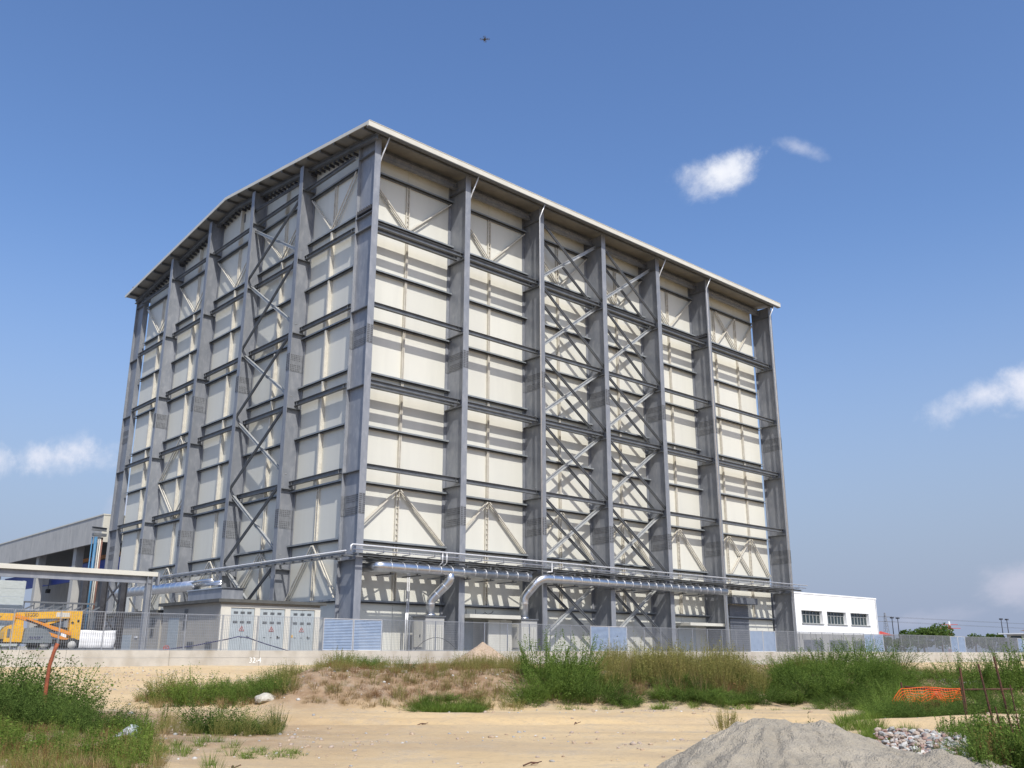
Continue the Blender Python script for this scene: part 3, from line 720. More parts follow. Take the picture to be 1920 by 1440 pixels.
# ------------------------------------------------------------------ transformer cabin
cb = thing('transformer_cabin', 'low beige substation cabin with three grey metal doors behind the fence', 'cabin', (-10,-2.5,.02))
X0, X1, Y0, Y1 = -13.2, -6.85, -6.0, 1.9
cube('body', X0,X1,Y0,Y1,.02,2.62, M['cabin'], cb)
b = MB(); b.box(X0-.28,X1+.3,Y0-.3,Y1+.2,2.74,2.92); add('roof', b, M['roofdark'], cb)
b = MB(); b.box(X0-.03,X1+.03,Y0-.03,Y1+.03,2.62,2.738); add('eaves_band', b, M['cabin'], cb)
dx = [(-12.5,-11.12),(-10.78,-9.4+.25),(-8.83,-7.3)]
dx = [(-12.62,-11.14),(-10.82,-9.2),(-8.86,-7.2)]
b = MB(); edges = [X0-.02]+[e for d_ in dx for e in d_]+[X1+.02]
for i in range(0,8,2): b.box(edges[i],edges[i+1],Y0-.10,Y0-.003,.03,2.45)
b.box(X0-.02,X1+.02,Y0-.10,Y0-.003,2.452,2.61); add('door_frame', b, M['cabin_light'], cb)
for i, (a0, a1) in enumerate(dx):
    d_ = cube('door', a0+.02,a1-.02,Y0-.06,Y0-.01,.06,2.42, M['door'], cb)
    w = a1-a0; b = MB(); b.box(a0+w/2-.006,a0+w/2+.006,Y0-.066,Y0-.0605,.08,2.4); add('leaf_gap', b, M['vent'], cb)
    for r_, zz in enumerate((2.2,1.68)):
        for k in range(3):
            xx = a0+w*(.22+.28*k); b = MB()
            for s_ in range(4): b.box(xx-.13,xx+.13,Y0-.078,Y0-.0605,zz+s_*.035-.07,zz+s_*.035-.05)
            add('door_vent', b, M['vent'], cb)
    b = MB(); xx = a0+w*.5
    for k in range(3):
        aa = math.pi/2+k*2*math.pi/3; ab = aa+2*math.pi/3; rr = .17
        b.bar((xx+rr*math.cos(aa),Y0-.072,1.28+rr*math.sin(aa)),(xx+rr*math.cos(ab),Y0-.072,1.28+rr*math.sin(ab)),.015,.035,(0,-1,0))
    b.bar((xx,Y0-.072,1.36),(xx-.03,Y0-.072,1.28),.012,.025,(0,-1,0)); b.bar((xx-.03,Y0-.072,1.28),(xx+.03,Y0-.072,1.28),.012,.025,(0,-1,0)); b.bar((xx+.03,Y0-.072,1.28),(xx,Y0-.072,1.2),.012,.025,(0,-1,0))
    add('warning_triangle', b, M['red'], cb)
    b = MB()
    for k in (.25,.5): b.box(a0+w*k-.06,a0+w*k+.06,Y0-.07,Y0-.0605,.82,.85)
    b.box(a0+w*.75-.02,a0+w*.75+.02,Y0-.12,Y0-.0605,.80,.93); b.box(a0+w*.75,a0+w*.75+.16,Y0-.12,Y0-.10,.84,.87); add('door_handle', b, M['black'], cb)
cube('yellow_notice', -8.75,-8.6,Y0-.075,Y0-.0605,.85,1.0, M['yellow'], cb)
for (y0,y1,z0,z1) in ((-1.75,-1.25,1.95,2.5),(-1.75,-1.25,1.35,1.82)):
    b = MB()
    for i in range(7): b.box(X0-.03,X0-.003,y0,y1,z0+i*(z1-z0)/7,z0+(i+.55)*(z1-z0)/7)
    add('side_louvre', b, M['vent'], cb)
cube('side_door', X0-.03,X0-.003,-.6,.9,.06,2.0, M['door'], cb)
for (y0,y1) in ((-2.9,-2.1),(-5.3,-4.5)):
    b = MB(); b.box(X0-.06,X0-.003,y0,y1,.1,.6); add('floor_vent', b, M['vent'], cb)
low = thing('switchgear_cabin', 'lower beige annex cabin behind the cabin with three doors', 'cabin', (-10,6,.02))
cube('body', -13.25,-7.0,2.1,11.5,.02,2.35, M['cabin'], low); b = MB(); b.box(-13.5,-6.8,2.25,11.7,2.352,2.55); add('roof', b, M['roofdark'], low)
for (y0,y1,z0,z1) in ((3.0,3.5,1.6,2.1),(3.0,3.5,.95,1.45)):
    b = MB()
    for i in range(7): b.box(-13.28,-13.253,y0,y1,z0+i*(z1-z0)/7,z0+(i+.55)*(z1-z0)/7)
    add('side_louvre', b, M['vent'], low)
b = MB(); b.box(-13.29,-13.253,6.5,8.1,.1,1.1); add('door', b, M['door'], low)
b = MB(); b.box(-13.29,-13.253,5.5,5.9,.9,1.0); add('plate', b, M['white'], low)
# lead cable sagging in front of the cabin
b = MB(); b.tube([(-17.5,-7.6,.05),(-15.3,-7.6,.35),(-13.3,-7.5,.72),(-12.75,-7.5,.85),(-12.2,-7.5,.80),(-11,-7.5,.45),(-9.4,-7.5,.05)], .03, 6)
tag(recentre(add('blue_pipe', b, M['inkblue'], None, True)), 'dark blue pipe bent to a low peak in front of the cabin doors', 'pipe')

# ------------------------------------------------------------------ flat canopy on the left
cn = thing('flat_canopy', 'long flat canopy with a cream edge on steel posts left of the cabin', 'canopy', (-20,-3,.02))
b = MB(); b.box(-42,-16.55,-5.0,-4.55,4.02,4.26); add('roof_edge', b, M['fascia'], cn)
b = MB(); b.ibeam((-42,-4.8,3.82),(-16.75,-4.8,3.82),.38,.2); add('front_beam', b, M['steel'], cn)
for (x, y, m_) in ((-16.95,-4.85,'steel'),):
    b = MB(); b.box(x-.15,x-.12,y-.17,y+.17,.02,4.0); b.box(x+.12,x+.15,y-.17,y+.17,.02,4.0); b.box(x-.119,x+.119,y-.012,y+.012,.02,4.0); add('post', b, M[m_], cn)
b = MB(); b.box(-16.55,-16.45,-5.05,-4.7,3.55,4.2); add('end_bracket', b, M['steel'], cn)
tr = thing('pipe_trestle', 'dark steel trestle with crossed braces between the canopy and the tall building', 'trestle', (-17,2,.02))
pz = [(-18.0,1.5),(-17.0,1.0),(-15.85,1.0)]
PX = [(-18.05,2.0),(-16.95,2.0),(-15.8,2.0)]
for x, y in PX:
    b = MB(); b.box(x-.2,x-.16,y-.2,y+.2,.02,4.4); b.box(x+.16,x+.2,y-.2,y+.2,.02,4.4); b.box(x-.159,x+.159,y-.02,y+.02,.02,4.4); add('leg', b, M['steel_black'], tr)
for (z0,z1) in ((4.3,2.6),(2.5,.9)):
    for k in (0,1):
        b = MB(); b.bar((PX[1][0],2.0+k*.1,z0 if k else z1),(PX[2][0],2.0+k*.1,z1 if k else z0),.08,.09); add('cross_brace', b, M['steel_black'], tr)
b = MB(); b.bar((-18.2,2.0,4.48),(-15.6,2.0,4.48),.3,.15); add('head_beam', b, M['steel_black'], tr)

# ------------------------------------------------------------------ hall behind the left end
hl = thing('open_hall', 'open-sided concrete hall with a blue overhead crane far left behind the tall building', 'building', (8,75,0))
HX = 0.0
for k in range(9):
    y0 = 54+k*5.2; b = MB(); b.box(HX,HX+.25,y0+.01,y0+5.19,12.1,15.15); add('fascia_panel', b, M['conc_grey'], hl)
b = MB(); b.box(HX-.003,HX+20,53.7,53.99,12.1,15.15); add('end_fascia', b, M['fascia'], hl)
b = MB(); b.box(HX-.08,HX+20,53.65,101,15.152,15.3); add('roof_cap', b, M['fascia'], hl)
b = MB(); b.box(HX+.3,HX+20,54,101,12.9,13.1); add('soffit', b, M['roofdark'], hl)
for y in (53.0,63.5,78.2,99.0):
    if y == 53.0: continue
    b = MB(); b.box(HX+.6,HX+1.5,y,y+1.1,.02,12.8); add('hall_column', b, M['conc_grey'], hl)
    b = MB(); b.box(HX+1.5,HX+2.3,y+.1,y+1.0,8.6,9.4); add('corbel', b, M['conc_grey'], hl)
b = MB(); b.box(HX+2.6,HX+2.9,54,101,8.6,10.6); add('crane_beam', b, M['blue'], hl)
b = MB(); b.box(HX+8,HX+8.3,54,101,.02,11.5); add('rear_wall', b, M['conc_grey'], hl)
for k in range(8):
    b = MB(); b.box(HX+7.85,HX+7.99,57+k*5.6,61.6+k*5.6,5.9,6.5); add('wall_strip', b, M['fascia'], hl)
    b = MB(); b.box(HX+7.85,HX+7.99,57+k*5.6,61.6+k*5.6,4.0,4.6); add('wall_strip', b, M['fascia'], hl)
b = MB(); b.bar((HX+2.2,78,10.9),(HX+2.2,78,8.0),.05,.05); b.box(HX+2,HX+2.4,77.6,78.4,7.5,8.0); add('crane_hook', b, M['black'], hl)
b = MB(); b.box(HX+4,HX+4.3,56,75,11.2,11.6); add('orange_rail', b, M['orange'], hl)
# service pipes beside the far column
sp_ = thing('service_pipe_bundle', 'bundle of light blue and brown vertical pipes beside the farthest gable column', 'pipes', (-2.2,50,0))
for (x,y,r_,m_) in ((-1.75,50.2,.17,'lightblue'),(-1.4,50.3,.08,'conc_grey'),(-1.2,50.3,.07,'mull'),(-1.0,50.4,.09,'brown'),(-2.0,50.6,.07,'lightblue')):
    b = MB(); b.tube([(x,y,.05),(x,y,12.2)], r_, 10); add('pipe', b, M[m_], sp_, True)
b = MB(); b.box(-2.1,-.7,50.0,50.5,12.3,12.6); add('head_bracket', b, M['steel_dark'], sp_)
b = MB(); b.ibeam((-2.3,50.2,13.1),(-.7,50.2,13.05),.4,.3); add('bracket_arm', b, M['steel_dark'], sp_)

# ------------------------------------------------------------------ lattice conveyor, sheet panel, tarpaulin
cv = thing('lattice_conveyor', 'horizontal grey lattice gantry behind the yellow lift', 'gantry', (-20.5,-1,.02))
for z in (2.62,2.12):
    b = MB(); b.bar((-22.1,-1,z),(-18.4,-1,z),.1,.09); add('chord', b, M['steel_dark'], cv)
for k in range(8):
    x = -22.05+k*.5; b = MB(); b.bar((x,-1,2.17),(x,-1,2.57),.05,.06); b.bar((x,-1,2.2),(x+.46,-1,2.45),.05,.08); add('web_member', b, M['steel_dark'], cv)
b = MB(); b.box(-22.1,-22.0,-1.05,-.95,.02,2.07); b.box(-18.5,-18.4,-1.05,-.95,.02,2.07); add('leg', b, M['steel_dark'], cv)
sg = thing('milky_sheet_panel', 'big milky translucent sheet panel standing at the left edge above the fence', 'panel', (-24,-3,.02))
b = MB()
for i in range(8): b.box(-26.5,-22.65,-3.03+.006*(i%2),-3.0+.006*(i%2),.3+i*.41,.3+i*.41+.40)
add('sheet', b, M['sign'], sg)
b = MB(); b.box(-26.5,-26.4,-2.97,-2.9,.02,3.6); b.box(-22.8,-22.7,-2.97,-2.9,.02,3.6); add('post', b, M['steel'], sg)
b = MB(); nx, nz = 12, 5; X_, Z_ = (-20.6,-17.75), (.22,1.15)
for j in range(nz+1):
    for i in range(nx+1):
        x = X_[0]+(X_[1]-X_[0])*i/nx; z = Z_[0]+(Z_[1]-Z_[0])*j/nz-.05*math.sin(i*.9)*(j/nz)*.4; b.v.append((x,-3.0+.05*math.sin(i*1.7+j)+.04*math.sin(j*2.1),z))
for j in range(nz):
    for i in range(nx): q = j*(nx+1)+i; b.f.append((q,q+1,q+nx+2,q+nx+1)); b.mi.append(0)
tp = add('white_tarpaulin', b, M['tarp'], None, True); md = tp.modifiers.new('thickness','SOLIDIFY'); md.thickness = .01
tag(recentre(tp), 'white sheet hung between the yellow lift and a dark trestle leg', 'tarpaulin')
b = MB(); b.bar((-20.3,-2.85,1.2),(-17.9,-2.85,.25),.04,.05); b.bar((-20.6,-2.85,1.18),(-17.7,-2.85,1.18),.03,.03); b.bar((-19.2,-2.86,.03),(-19.2,-2.86,1.2),.04,.04); b.bar((-17.72,-2.86,.03),(-17.72,-2.86,1.2),.04,.04)
tag(recentre(add('support_frame', b, M['steel_black'])), 'thin dark frame behind the hung white sheet', 'frame')
b = MB(); b.box(-23.5,-17.6,-2.75,-2.6,.03,.3); tag(recentre(add('concrete_kerb', b, M['conc_grey'])), 'grey concrete kerb under the hung white sheet', 'kerb')

# ------------------------------------------------------------------ boom lift
bl = thing('boom_lift', 'yellow articulated boom lift with grey engine hood parked behind the fence', 'boom lift', (-22.3,-5.6,.02))
LY = -5.9
b = MB(); b.box(-24.3,-20.6,LY-.1,LY+1.5,.42,.62); add('chassis', b, M['black'], bl)
for wx in (-23.9,-22.25,-20.95):
    for wy in (LY-.12, LY+1.3):
        if wx == -23.9: continue
        b = MB(); b.tube([(wx,wy,.36),(wx,wy+.26,.36)], .34, 18); w_ = add('wheel', b, M['black'], bl, True)
        b = MB(); b.tube([(wx,wy-.01,.36),(wx,wy+.02,.36)], .2, 14); add('rim', b, M['conc_grey'], w_, True)
# grey hood with rounded nose
prof = [(-23.28,.44),(-21.92,.44),(-21.92,.58),(-22.02,.85),(-22.2,1.04),(-22.45,1.14),(-22.8,1.19),(-23.15,1.14),(-23.26,.9)]
b = MB(); b.prism(prof, 1, LY-.18, LY+.25); add('engine_hood', b, M['hood'], bl)
prof = [(-24.12,.48),(-23.29,.48),(-23.27,1.16),(-23.4,1.3),(-23.75,1.3),(-23.98,1.18),(-24.1,.95)]
b = MB(); b.prism(prof, 1, LY-.12, LY+.9); add('turntable_housing', b, M['yellow'], bl)
cube('side_grille', -24.0,-23.86,LY-.14,LY-.123,.7,1.1, M['vent'], bl)
text('hood_lettering', 'nucar', .28, (-23.05,LY-.187,.62), (R(90),0,0), M['inkblue'], bl, .4)
# upper boom and riser
b = MB(); b.quad_solid([(-23.6,LY+.25,1.58),(-20.75,LY+.25,1.68),(-20.75,LY+.5,1.68),(-23.6,LY+.5,1.58),(-23.6,LY+.25,1.88),(-20.75,LY+.25,2.04),(-20.75,LY+.5,2.04),(-23.6,LY+.5,1.88)]); add('upper_boom', b, M['yellow'], bl)
t_ = text('boom_lettering', 'NOLEGGIO', .27, (-23.42,LY+.245,1.66), (R(90),R(-3),0), M['ink'], bl); t_.scale.x = .60
b = MB(); b.box(-21.07,-20.52,LY+.2,LY+.55,.4,2.05); add('knuckle_plate', b, M['yellow'], bl)
for (x,z) in ((-20.95,1.45),(-20.68,1.55)):
    b = MB(); b.tube([(x,LY+.17,z),(x,LY+.21,z)], .06, 10); add('pivot_pin', b, M['black'], bl, True)
b = MB(); b.bar((-23.65,LY+.1,1.72),(-21.0,LY+.1,.90),.16,.17); add('lower_link', b, M['orange'], bl)
b = MB(); b.bar((-22.25,LY+.1,.95),(-21.1,LY+.1,.60),.16,.15); add('tie_link', b, M['orange'], bl)
b = MB(); b.quad_solid([(-23.75,LY+.05,.9),(-23.25,LY+.05,.9),(-23.25,LY+.3,.9),(-23.75,LY+.3,.9),(-23.55,LY+.05,1.85),(-23.3,LY+.05,1.85),(-23.3,LY+.3,1.85),(-23.55,LY+.3,1.85)]); add('tower', b, M['yellow'], bl)
b = MB(); b.box(-26.6,-23.62,LY+.3,LY+.52,1.5,1.84); add('telescopic_boom', b, M['yellow'], bl)
text('boom_lettering', 'nucar', .27, (-24.88,LY+.295,1.56), (R(90),0,0), M['ink'], bl, .4)
b = MB(); b.bar((-22.9,LY+.5,1.55),(-21.0,LY+.5,1.1),.1,.14); b.bar((-22.6,LY+.6,1.2),(-21.1,LY+.6,1.62),.1,.1); b.tube([(-23.2,LY,1.55),(-22.5,LY,1.3),(-21.8,LY,1.0)],.03,6); add('hydraulic_ram', b, M['black'], bl)
b = MB(); b.bar((-22.3,LY+.45,1.3),(-21.4,LY+.45,1.62),.12,.12); add('cradle', b, M['yellow'], bl)
b = MB(); b.box(-21.75,-21.1,LY+.243,LY+.249,1.72,1.94); add('label_plate', b, M['mull'], bl)

# ------------------------------------------------------------------ white building on the right
wb = thing('office_building', 'low bright white flat-roofed building with three strip windows right of the tall one', 'building', (72,8,0))
cube('wall', 57.5,81.9,3.5,20,.02,6.75, M['white'], wb)
WN = ((63.35,68.1),(69.15,73.8),(74.9,79.65))
b = MB(); b.box(57.5,81.9,3.0,3.497,.02,3.38); b.box(57.5,81.9,3.0,3.497,4.86,6.75)
for (a0,a1) in ((57.5,63.35),(68.1,69.15),(73.8,74.9),(79.65,81.9)): b.box(a0,a1,3.0,3.497,3.381,4.859)
add('front_wall', b, M['white'], wb)
cube('parapet_cap', 57.4,82.0,2.95,20.05,6.752,6.92, M['white'], wb)
cube('ground_floor_band', 57.5,81.86,2.93,2.997,.02,2.2, M['conc_grey'], wb)
for (a0,a1) in WN:
    cube('window', a0,a1,3.46,3.49,3.385,4.855, M['glass'], wb)
    b = MB(); n = 6; b.box(a0-.1,a1+.1,2.88,3.40,3.30,3.379); b.box(a0,a1,3.36,3.455,3.385,3.45); b.box(a0,a1,3.36,3.455,4.80,4.855)
    for i in range(n+1):
        x = a0+(a1-a0)*i/n; b.box(max(a0,x-.06),min(a1,x+.06),3.38,3.455,3.451,4.35); b.box(max(a0,x-.03),min(a1,x+.03),3.39,3.455,4.431,4.799)
    b.box(a0,a1,3.37,3.455,4.352,4.43)
    add('window_frame', b, M['frame'], wb)
b = MB(); b.tube([(81.6,2.93,6.7),(81.6,2.93,2.2)], .05, 8); add('downpipe', b, M['white_pipe'], wb)
for k in range(3):
    cube('ground_window', 63.2+k*5.8,67.6+k*5.8,2.90,2.925,.3,1.5, M['roller'], wb)
b = MB()
for k in range(7): b.box(60+k*3.0,60.03+k*3.0,2.90,2.928,1.52,2.2)
add('band_joint', b, M['vent'], wb)
# far parasol
ps = thing('parasol', 'faded red parasol top just above the fence by the white building', 'parasol', (95,9,0))
b = MB(); n = 8; top = (95.5,9.5,3.05)
for i in range(n):
    a = 2*math.pi*i/n; a2 = 2*math.pi*(i+1)/n
    v = len(b.v); b.v += [top,(95.5+1.9*math.cos(a),9.5+1.9*math.sin(a),2.45),(95.5+1.9*math.cos(a2),9.5+1.9*math.sin(a2),2.45)]; b.f.append((v,v+1,v+2)); b.mi.append(0)
add('canopy', b, M['red'], ps); b = MB(); b.tube([(95.5,9.5,.02),(95.5,9.5,3.0)],.04,6); add('pole', b, M['white_pipe'], ps)

# ------------------------------------------------------------------ far skyline
def mast(x, y, h, lab):
    t = thing('lamp_mast', lab, 'lamp mast', (x,y,0)); b = MB(); b.tube([(x,y,0),(x,y,h)], [.16,.09], 6); add('pole', b, M['steel_black'], t)
    b = MB(); b.box(x-.5,x+.5,y-.3,y+.3,h,h+.35); add('lamp_head', b, M['steel_black'], t)
mast(205.2,60.6,8.7,'left one of the two thin lamp masts beside the lattice pylon'); mast(206.3,59.6,8.6,'right one of the two thin lamp masts beside the lattice pylon')
mast(226.3,41.3,8.4,'left one of the two lamp masts beside the far house'); mast(227.4,40.3,8.3,'right one of the two lamp masts beside the far house')
def pylon(x, y, h, w, m1, m2, lab):
    t = thing('power_pylon', lab, 'pylon', (x,y,0)); b = MB(); n = 8
    for k in range(n):
        z0 = h*k/n; z1 = h*(k+1)/n; w0 = w*(1-.85*k/n); w1 = w*(1-.85*(k+1)/n); b.cur = k % 2
        for sx_ in (-1,1):
            for sy_ in (-1,1):
                b.bar((x+sx_*w0,y+sy_*w0,z0),(x+sx_*w1,y+sy_*w1,z1),.14,.14)
            b.bar((x+sx_*w0,y-w0,z0),(x-sx_*w1,y-w1,z1),.1,.1); b.bar((x-w0,y+sx_*w0,z0),(x-w1,y-sx_*w1,z1),.1,.1)
    add('lattice_tower', b, [m1,m2], t)
    b = MB()
    for z, l in ((h*.78,2.6),(h*.9,2.0)): b.bar((x-l,y+l,z),(x+l,y-l,z),.16,.2)
    add('cross_arm', b, m1, t)
    return t
pylon(343,130,16,1.4,M['steel'],M['steel'],'grey lattice power pylon just right of the white building')
pylon(300,86,10.6,.9,M['red'],M['white'],'red and white banded pylon behind the round trees')
b = MB()
for z, o_ in ((12.5,0),(14.4,.5)):
    for s_ in (-1,1):
        pa = Vector((343+s_*2.2,130-s_*2.2,z)); pb = Vector((520,-30,z*.8)); n = 14
        b.tube([pa.lerp(pb,i/n)-Vector((0,0,3.0*math.sin(math.pi*i/n))) for i in range(n+1)], .035, 4)
tag(recentre(add('power_line', b, M['steel_dark'])), 'thin power cables strung across the far sky at right', 'cable')
# far house
hs_ = thing('distant_house', 'small pale house with tiled roof at the right edge beyond the fence', 'house', (232,36,0))
cube('upper_wall', 230,244,24,37.4,.02,5.6, M['fascia'], hs_); cube('lower_wing', 221,230,26,38.5,.02,4.6, M['mull'], hs_)
b = MB(); b.prism([(23,5.6),(38.2,5.6),(31,7.3)], 0, 229.3, 245); add('roof', b, M['tile'], hs_)
b = MB(); b.box(219.5,230,25,40,4.62,4.9); add('flat_roof', b, M['white'], hs_)
cube('window', 229.93,229.98,33,35,4.95,5.4, M['glass'], hs_)
cube('window', 220.93,220.98,35,37.5,3.1,4.2, M['glass'], hs_)

# ------------------------------------------------------------------ small flying drone
dr = thing('quadcopter_drone', 'tiny dark quadcopter drone high in the blue sky', 'drone', (0,0,0))
dp = CAM+(fw+(909-960)/1732.4*r2+(720-74)/1732.4*u2)*32
dr.location = dp
def rel(mb, name, m): o = bpy.data.objects.new(name, mb.mesh(name, m)); col.objects.link(o); o.parent = dr; return o
b = MB(); b.box(-.035,.035,-.05,.05,-.02,.03); rel(b,'hull',M['steel_black'])
b = MB(); b.bar((-.085,-.085,0),(.085,.085,0),.012,.012); b.bar((-.085,.085,0),(.085,-.085,0),.012,.012); rel(b,'arms',M['steel_black'])
for sx_ in (-1,1):
    for sy_ in (-1,1):
        b = MB(); c_ = Vector((sx_*.085,sy_*.085,.015)); n = 12
        for i in range(n):
            a = 2*math.pi*i/n; a2 = 2*math.pi*(i+1)/n
            b.bar(c_+Vector((math.cos(a),math.sin(a),0))*.05, c_+Vector((math.cos(a2),math.sin(a2),0))*.05, .006,.012)
        b.bar(c_-Vector((.045,0,0)), c_+Vector((.045,0,0)), .008,.002); rel(b,'rotor_guard',M['steel_black'])

# ------------------------------------------------------------------ heaps and stones
def heap(name, label, u0, v0, su, sv, fn, n, m, cat):
    us = np.linspace(u0-su, u0+su, n); vs = np.linspace(v0-sv, v0+sv, n); U, V = np.meshgrid(us, vs)
    X = C2[0]+U*R2[0]+V*F2[0]; Y = C2[1]+U*R2[1]+V*F2[1]; H = fn(U, V); Z = height(X, Y)+H
    co = np.stack([X,Y,Z],-1).reshape(-1,3); idx = np.arange(n*n).reshape(n,n)
    q = np.stack([idx[:-1,:-1],idx[:-1,1:],idx[1:,1:],idx[1:,:-1]],-1).reshape(-1,4)
    keep = (H.reshape(-1)[q] > -.03).any(1); q = q[keep]
    me = bpy.data.meshes.new(name); me.from_pydata(co.tolist(), [], q.tolist()); me.materials.append(m)
    bm = bmesh.new(); bm.from_mesh(me); bmesh.ops.delete(bm, geom=[v for v in bm.verts if not v.link_faces], context='VERTS'); bm.to_mesh(me); bm.free()
    me.polygons.foreach_set('use_smooth', [True]*len(me.polygons)); o = bpy.data.objects.new(name, me); col.objects.link(o); return tag(recentre(o), label, cat)
def sandfn(U, V):
    du = np.maximum(np.abs(U-4.15)-.50,0); r1 = np.sqrt((du/(np.where(U<4.15,1.55,1.75)))**2+((V-14.9)/(np.where(V<14.9,2.3,1.5)))**2)
    h1 = .78*(1-r1)
    r2_ = np.sqrt(((U-5.9)/2.0)**2+((V-13.7)/1.5)**2); h2 = .40*(1-r2_)
    h = np.log(np.exp(7*np.clip(h1,-1,2))+np.exp(7*np.clip(h2,-1,2)))/7-.03
    dirn = (U-4.2)*.6
    th = np.arctan2(V-15.2, U-4.1); rr = np.sqrt((U-4.1)**2+(V-15.2)**2)
    g = .22*(fbm(th*2.2,rr*.35,.36,21,4)-.5)*np.clip(rr,0,1)+.12*(fbm(U,V,.5,24,3)-.5)+.10*(fbm(U,V,.14,22,4)-.5)
    return np.minimum(h, .70+.05*fbm(U,V,.5,23))+g*np.clip(h*6+.4,0,1)-.03
heap('sand_pile', 'large pile of grey-brown sand in the right foreground', 4.6, 14.4, 4.2, 3.4, sandfn, 330, M['sand_pile'], 'sand pile')
def spoilfn(U, V):
    r = np.sqrt(((U+1.35)/2.2)**2+((V-45.0)/2.6)**2); return 1.50*(1-r**.9)*.98+.16*(fbm(U,V,.8,31)-.5)*np.clip(2-r*2,0,1)-.02
heap('spoil_heap', 'pointed heap of brown soil against the low concrete wall', -1.35, 45.0, 3.0, 3.0, spoilfn, 90, M['spoil'], 'soil heap')

def stone_mesh(seed, m, sub=1):
    bm = bmesh.new(); bmesh.ops.create_icosphere(bm, subdivisions=sub, radius=1)
    for v in bm.verts:
        n_ = noise.noise(v.co*1.3+Vector((seed*3.1,seed,0)))
        v.co *= 1+.45*n_; v.co.z *= .66; v.co.x *= 1.2
    me = bpy.data.meshes.new('stone'); bm.to_mesh(me); bm.free(); me.materials.append(m); return me
SM = [stone_mesh(i, M[('stone_a','stone_b','stone_c','stone_d')[i%4]], 1) for i in range(8)]
gh = thing('gravel_heap', 'spread of mixed pale and reddish stones to the right of the sand pile', 'gravel', (*uv(7.4,16.6), -1.6))
def gravel_pos():
    while True:
        v = random.triangular(15.0,22,17.2); u = v*random.triangular(.365,.50,.425)
        if u < 8.9: return u, v
def gheight(u, v): return .26*math.exp(-((u-7.2)/1.5)**2-((v-18.2)/2.0)**2)
for i in range(290):
    u, v = gravel_pos(); x, y = uv(u, v); s = random.uniform(.035,.072)
    o = bpy.data.objects.new('stone', SM[i%4]); col.objects.link(o); o.parent = gh
    o.location = Vector((x,y,hz(x,y)+gheight(u,v)+s*.35+random.uniform(0,.04)))-gh.location; o.scale = (s,s,s); o.rotation_euler = (random.uniform(-.5,.5),random.uniform(-.5,.5),random.uniform(0,6.3))
def joined(name, meshes, inst, mats, smooth=False):
    """inst: list of (mesh index, 4x4 numpy matrix); one mesh out"""
    base = []
    for me in meshes:
        n = len(me.vertices); a = np.empty(n*3); me.vertices.foreach_get('co', a)
        lp = np.empty(len(me.loops), np.int64); me.loops.foreach_get('vertex_index', lp)
        lt = np.empty(len(me.polygons), np.int64); me.polygons.foreach_get('loop_total', lt)
        mi = np.empty(len(me.polygons), np.int64); me.polygons.foreach_get('material_index', mi)
        base.append((a.reshape(-1,3), lp, lt, mi))
    V, Lp, Lt, Mi = [], [], [], []; off = 0
    for k, T, mo in inst:
        a, lp, lt, mi = base[k]; V.append(a@T[:3,:3].T+T[:3,3]); Lp.append(lp+off); Lt.append(lt); Mi.append(mi+mo); off += len(a)
    V = np.concatenate(V); Lp = np.concatenate(Lp); Lt = np.concatenate(Lt); Mi = np.concatenate(Mi)
    me = bpy.data.meshes.new(name); me.vertices.add(len(V)); me.vertices.foreach_set('co', V.ravel())
    me.loops.add(len(Lp)); me.loops.foreach_set('vertex_index', Lp); me.polygons.add(len(Lt))
    me.polygons.foreach_set('loop_start', np.concatenate([[0],np.cumsum(Lt)[:-1]])); me.polygons.foreach_set('loop_total', Lt)
    for m in mats: me.materials.append(m)
    me.polygons.foreach_set('material_index', Mi)
    if smooth: me.polygons.foreach_set('use_smooth', np.ones(len(Lt),bool))
    me.update(); me.validate(); return me
def TM(x, y, z, s, rz, tx=0, ty=0, sz=None):
    m = Matrix.Translation((x,y,z))@Matrix.Rotation(rz,4,'Z')@Matrix.Rotation(tx,4,'X')@Matrix.Rotation(ty,4,'Y')@Matrix.Diagonal((s,s,sz or s,1)); return np.array(m)
stm = [M['stone_a'],M['stone_b'],M['stone_c'],M['stone_d'],M['spoil']]
inst = []
for i in range(2600):
    u, v = gravel_pos(); x, y = uv(u, v); s = random.uniform(.018,.05)
    inst.append((4+i%4, TM(x,y,hz(x,y)+gheight(u,v)*.9+s*.2,s,random.uniform(0,6),random.uniform(-.6,.6)), i%4))
o = bpy.data.objects.new('small_stones', joined('small_stones', SM, inst, stm)); col.objects.link(o); o.parent = gh; o.location = -gh.location; o['kind'] = 'stuff'
inst = []
U_ = rng.uniform(-20,20,16000); V_ = rng.uniform(11,46,16000)
B_ = berm(U_,V_); T_ = track(U_,V_); F_ = fbm(U_,V_,3,40)
XY = np.stack([C2[0]+U_*R2[0]+V_*F2[0], C2[1]+U_*R2[1]+V_*F2[1]],-1); Zg = height(XY[:,0],XY[:,1])
pr_ = .12+.75*B_*(U_<2)+.9*np.exp(-((U_+8.5)/3.5)**2-((V_-19)/4)**2)+.8*(V_>37)*(U_<-5)+.5*((F_>.56)&(T_<.3))
for i in np.nonzero(rng.random(16000) < pr_*(1-.85*T_))[0]:
    x, y = XY[i]
    if y > FY-.3: continue
    s = abs(random.gauss(.0,.022))+.009; ti = 4+i%4; inst.append((ti, TM(x,y,Zg[i]+s*.15,s,random.uniform(0,6),random.uniform(-.5,.5)), random.choice((0,1,1,1,2,4,4))))
o = bpy.data.objects.new('scattered_pebbles', joined('scattered_pebbles', SM, inst, stm)); col.objects.link(o); o['kind'] = 'stuff'; tag(o, 'loose pebbles and crumbs of soil scattered over the bare sandy ground', 'pebbles')
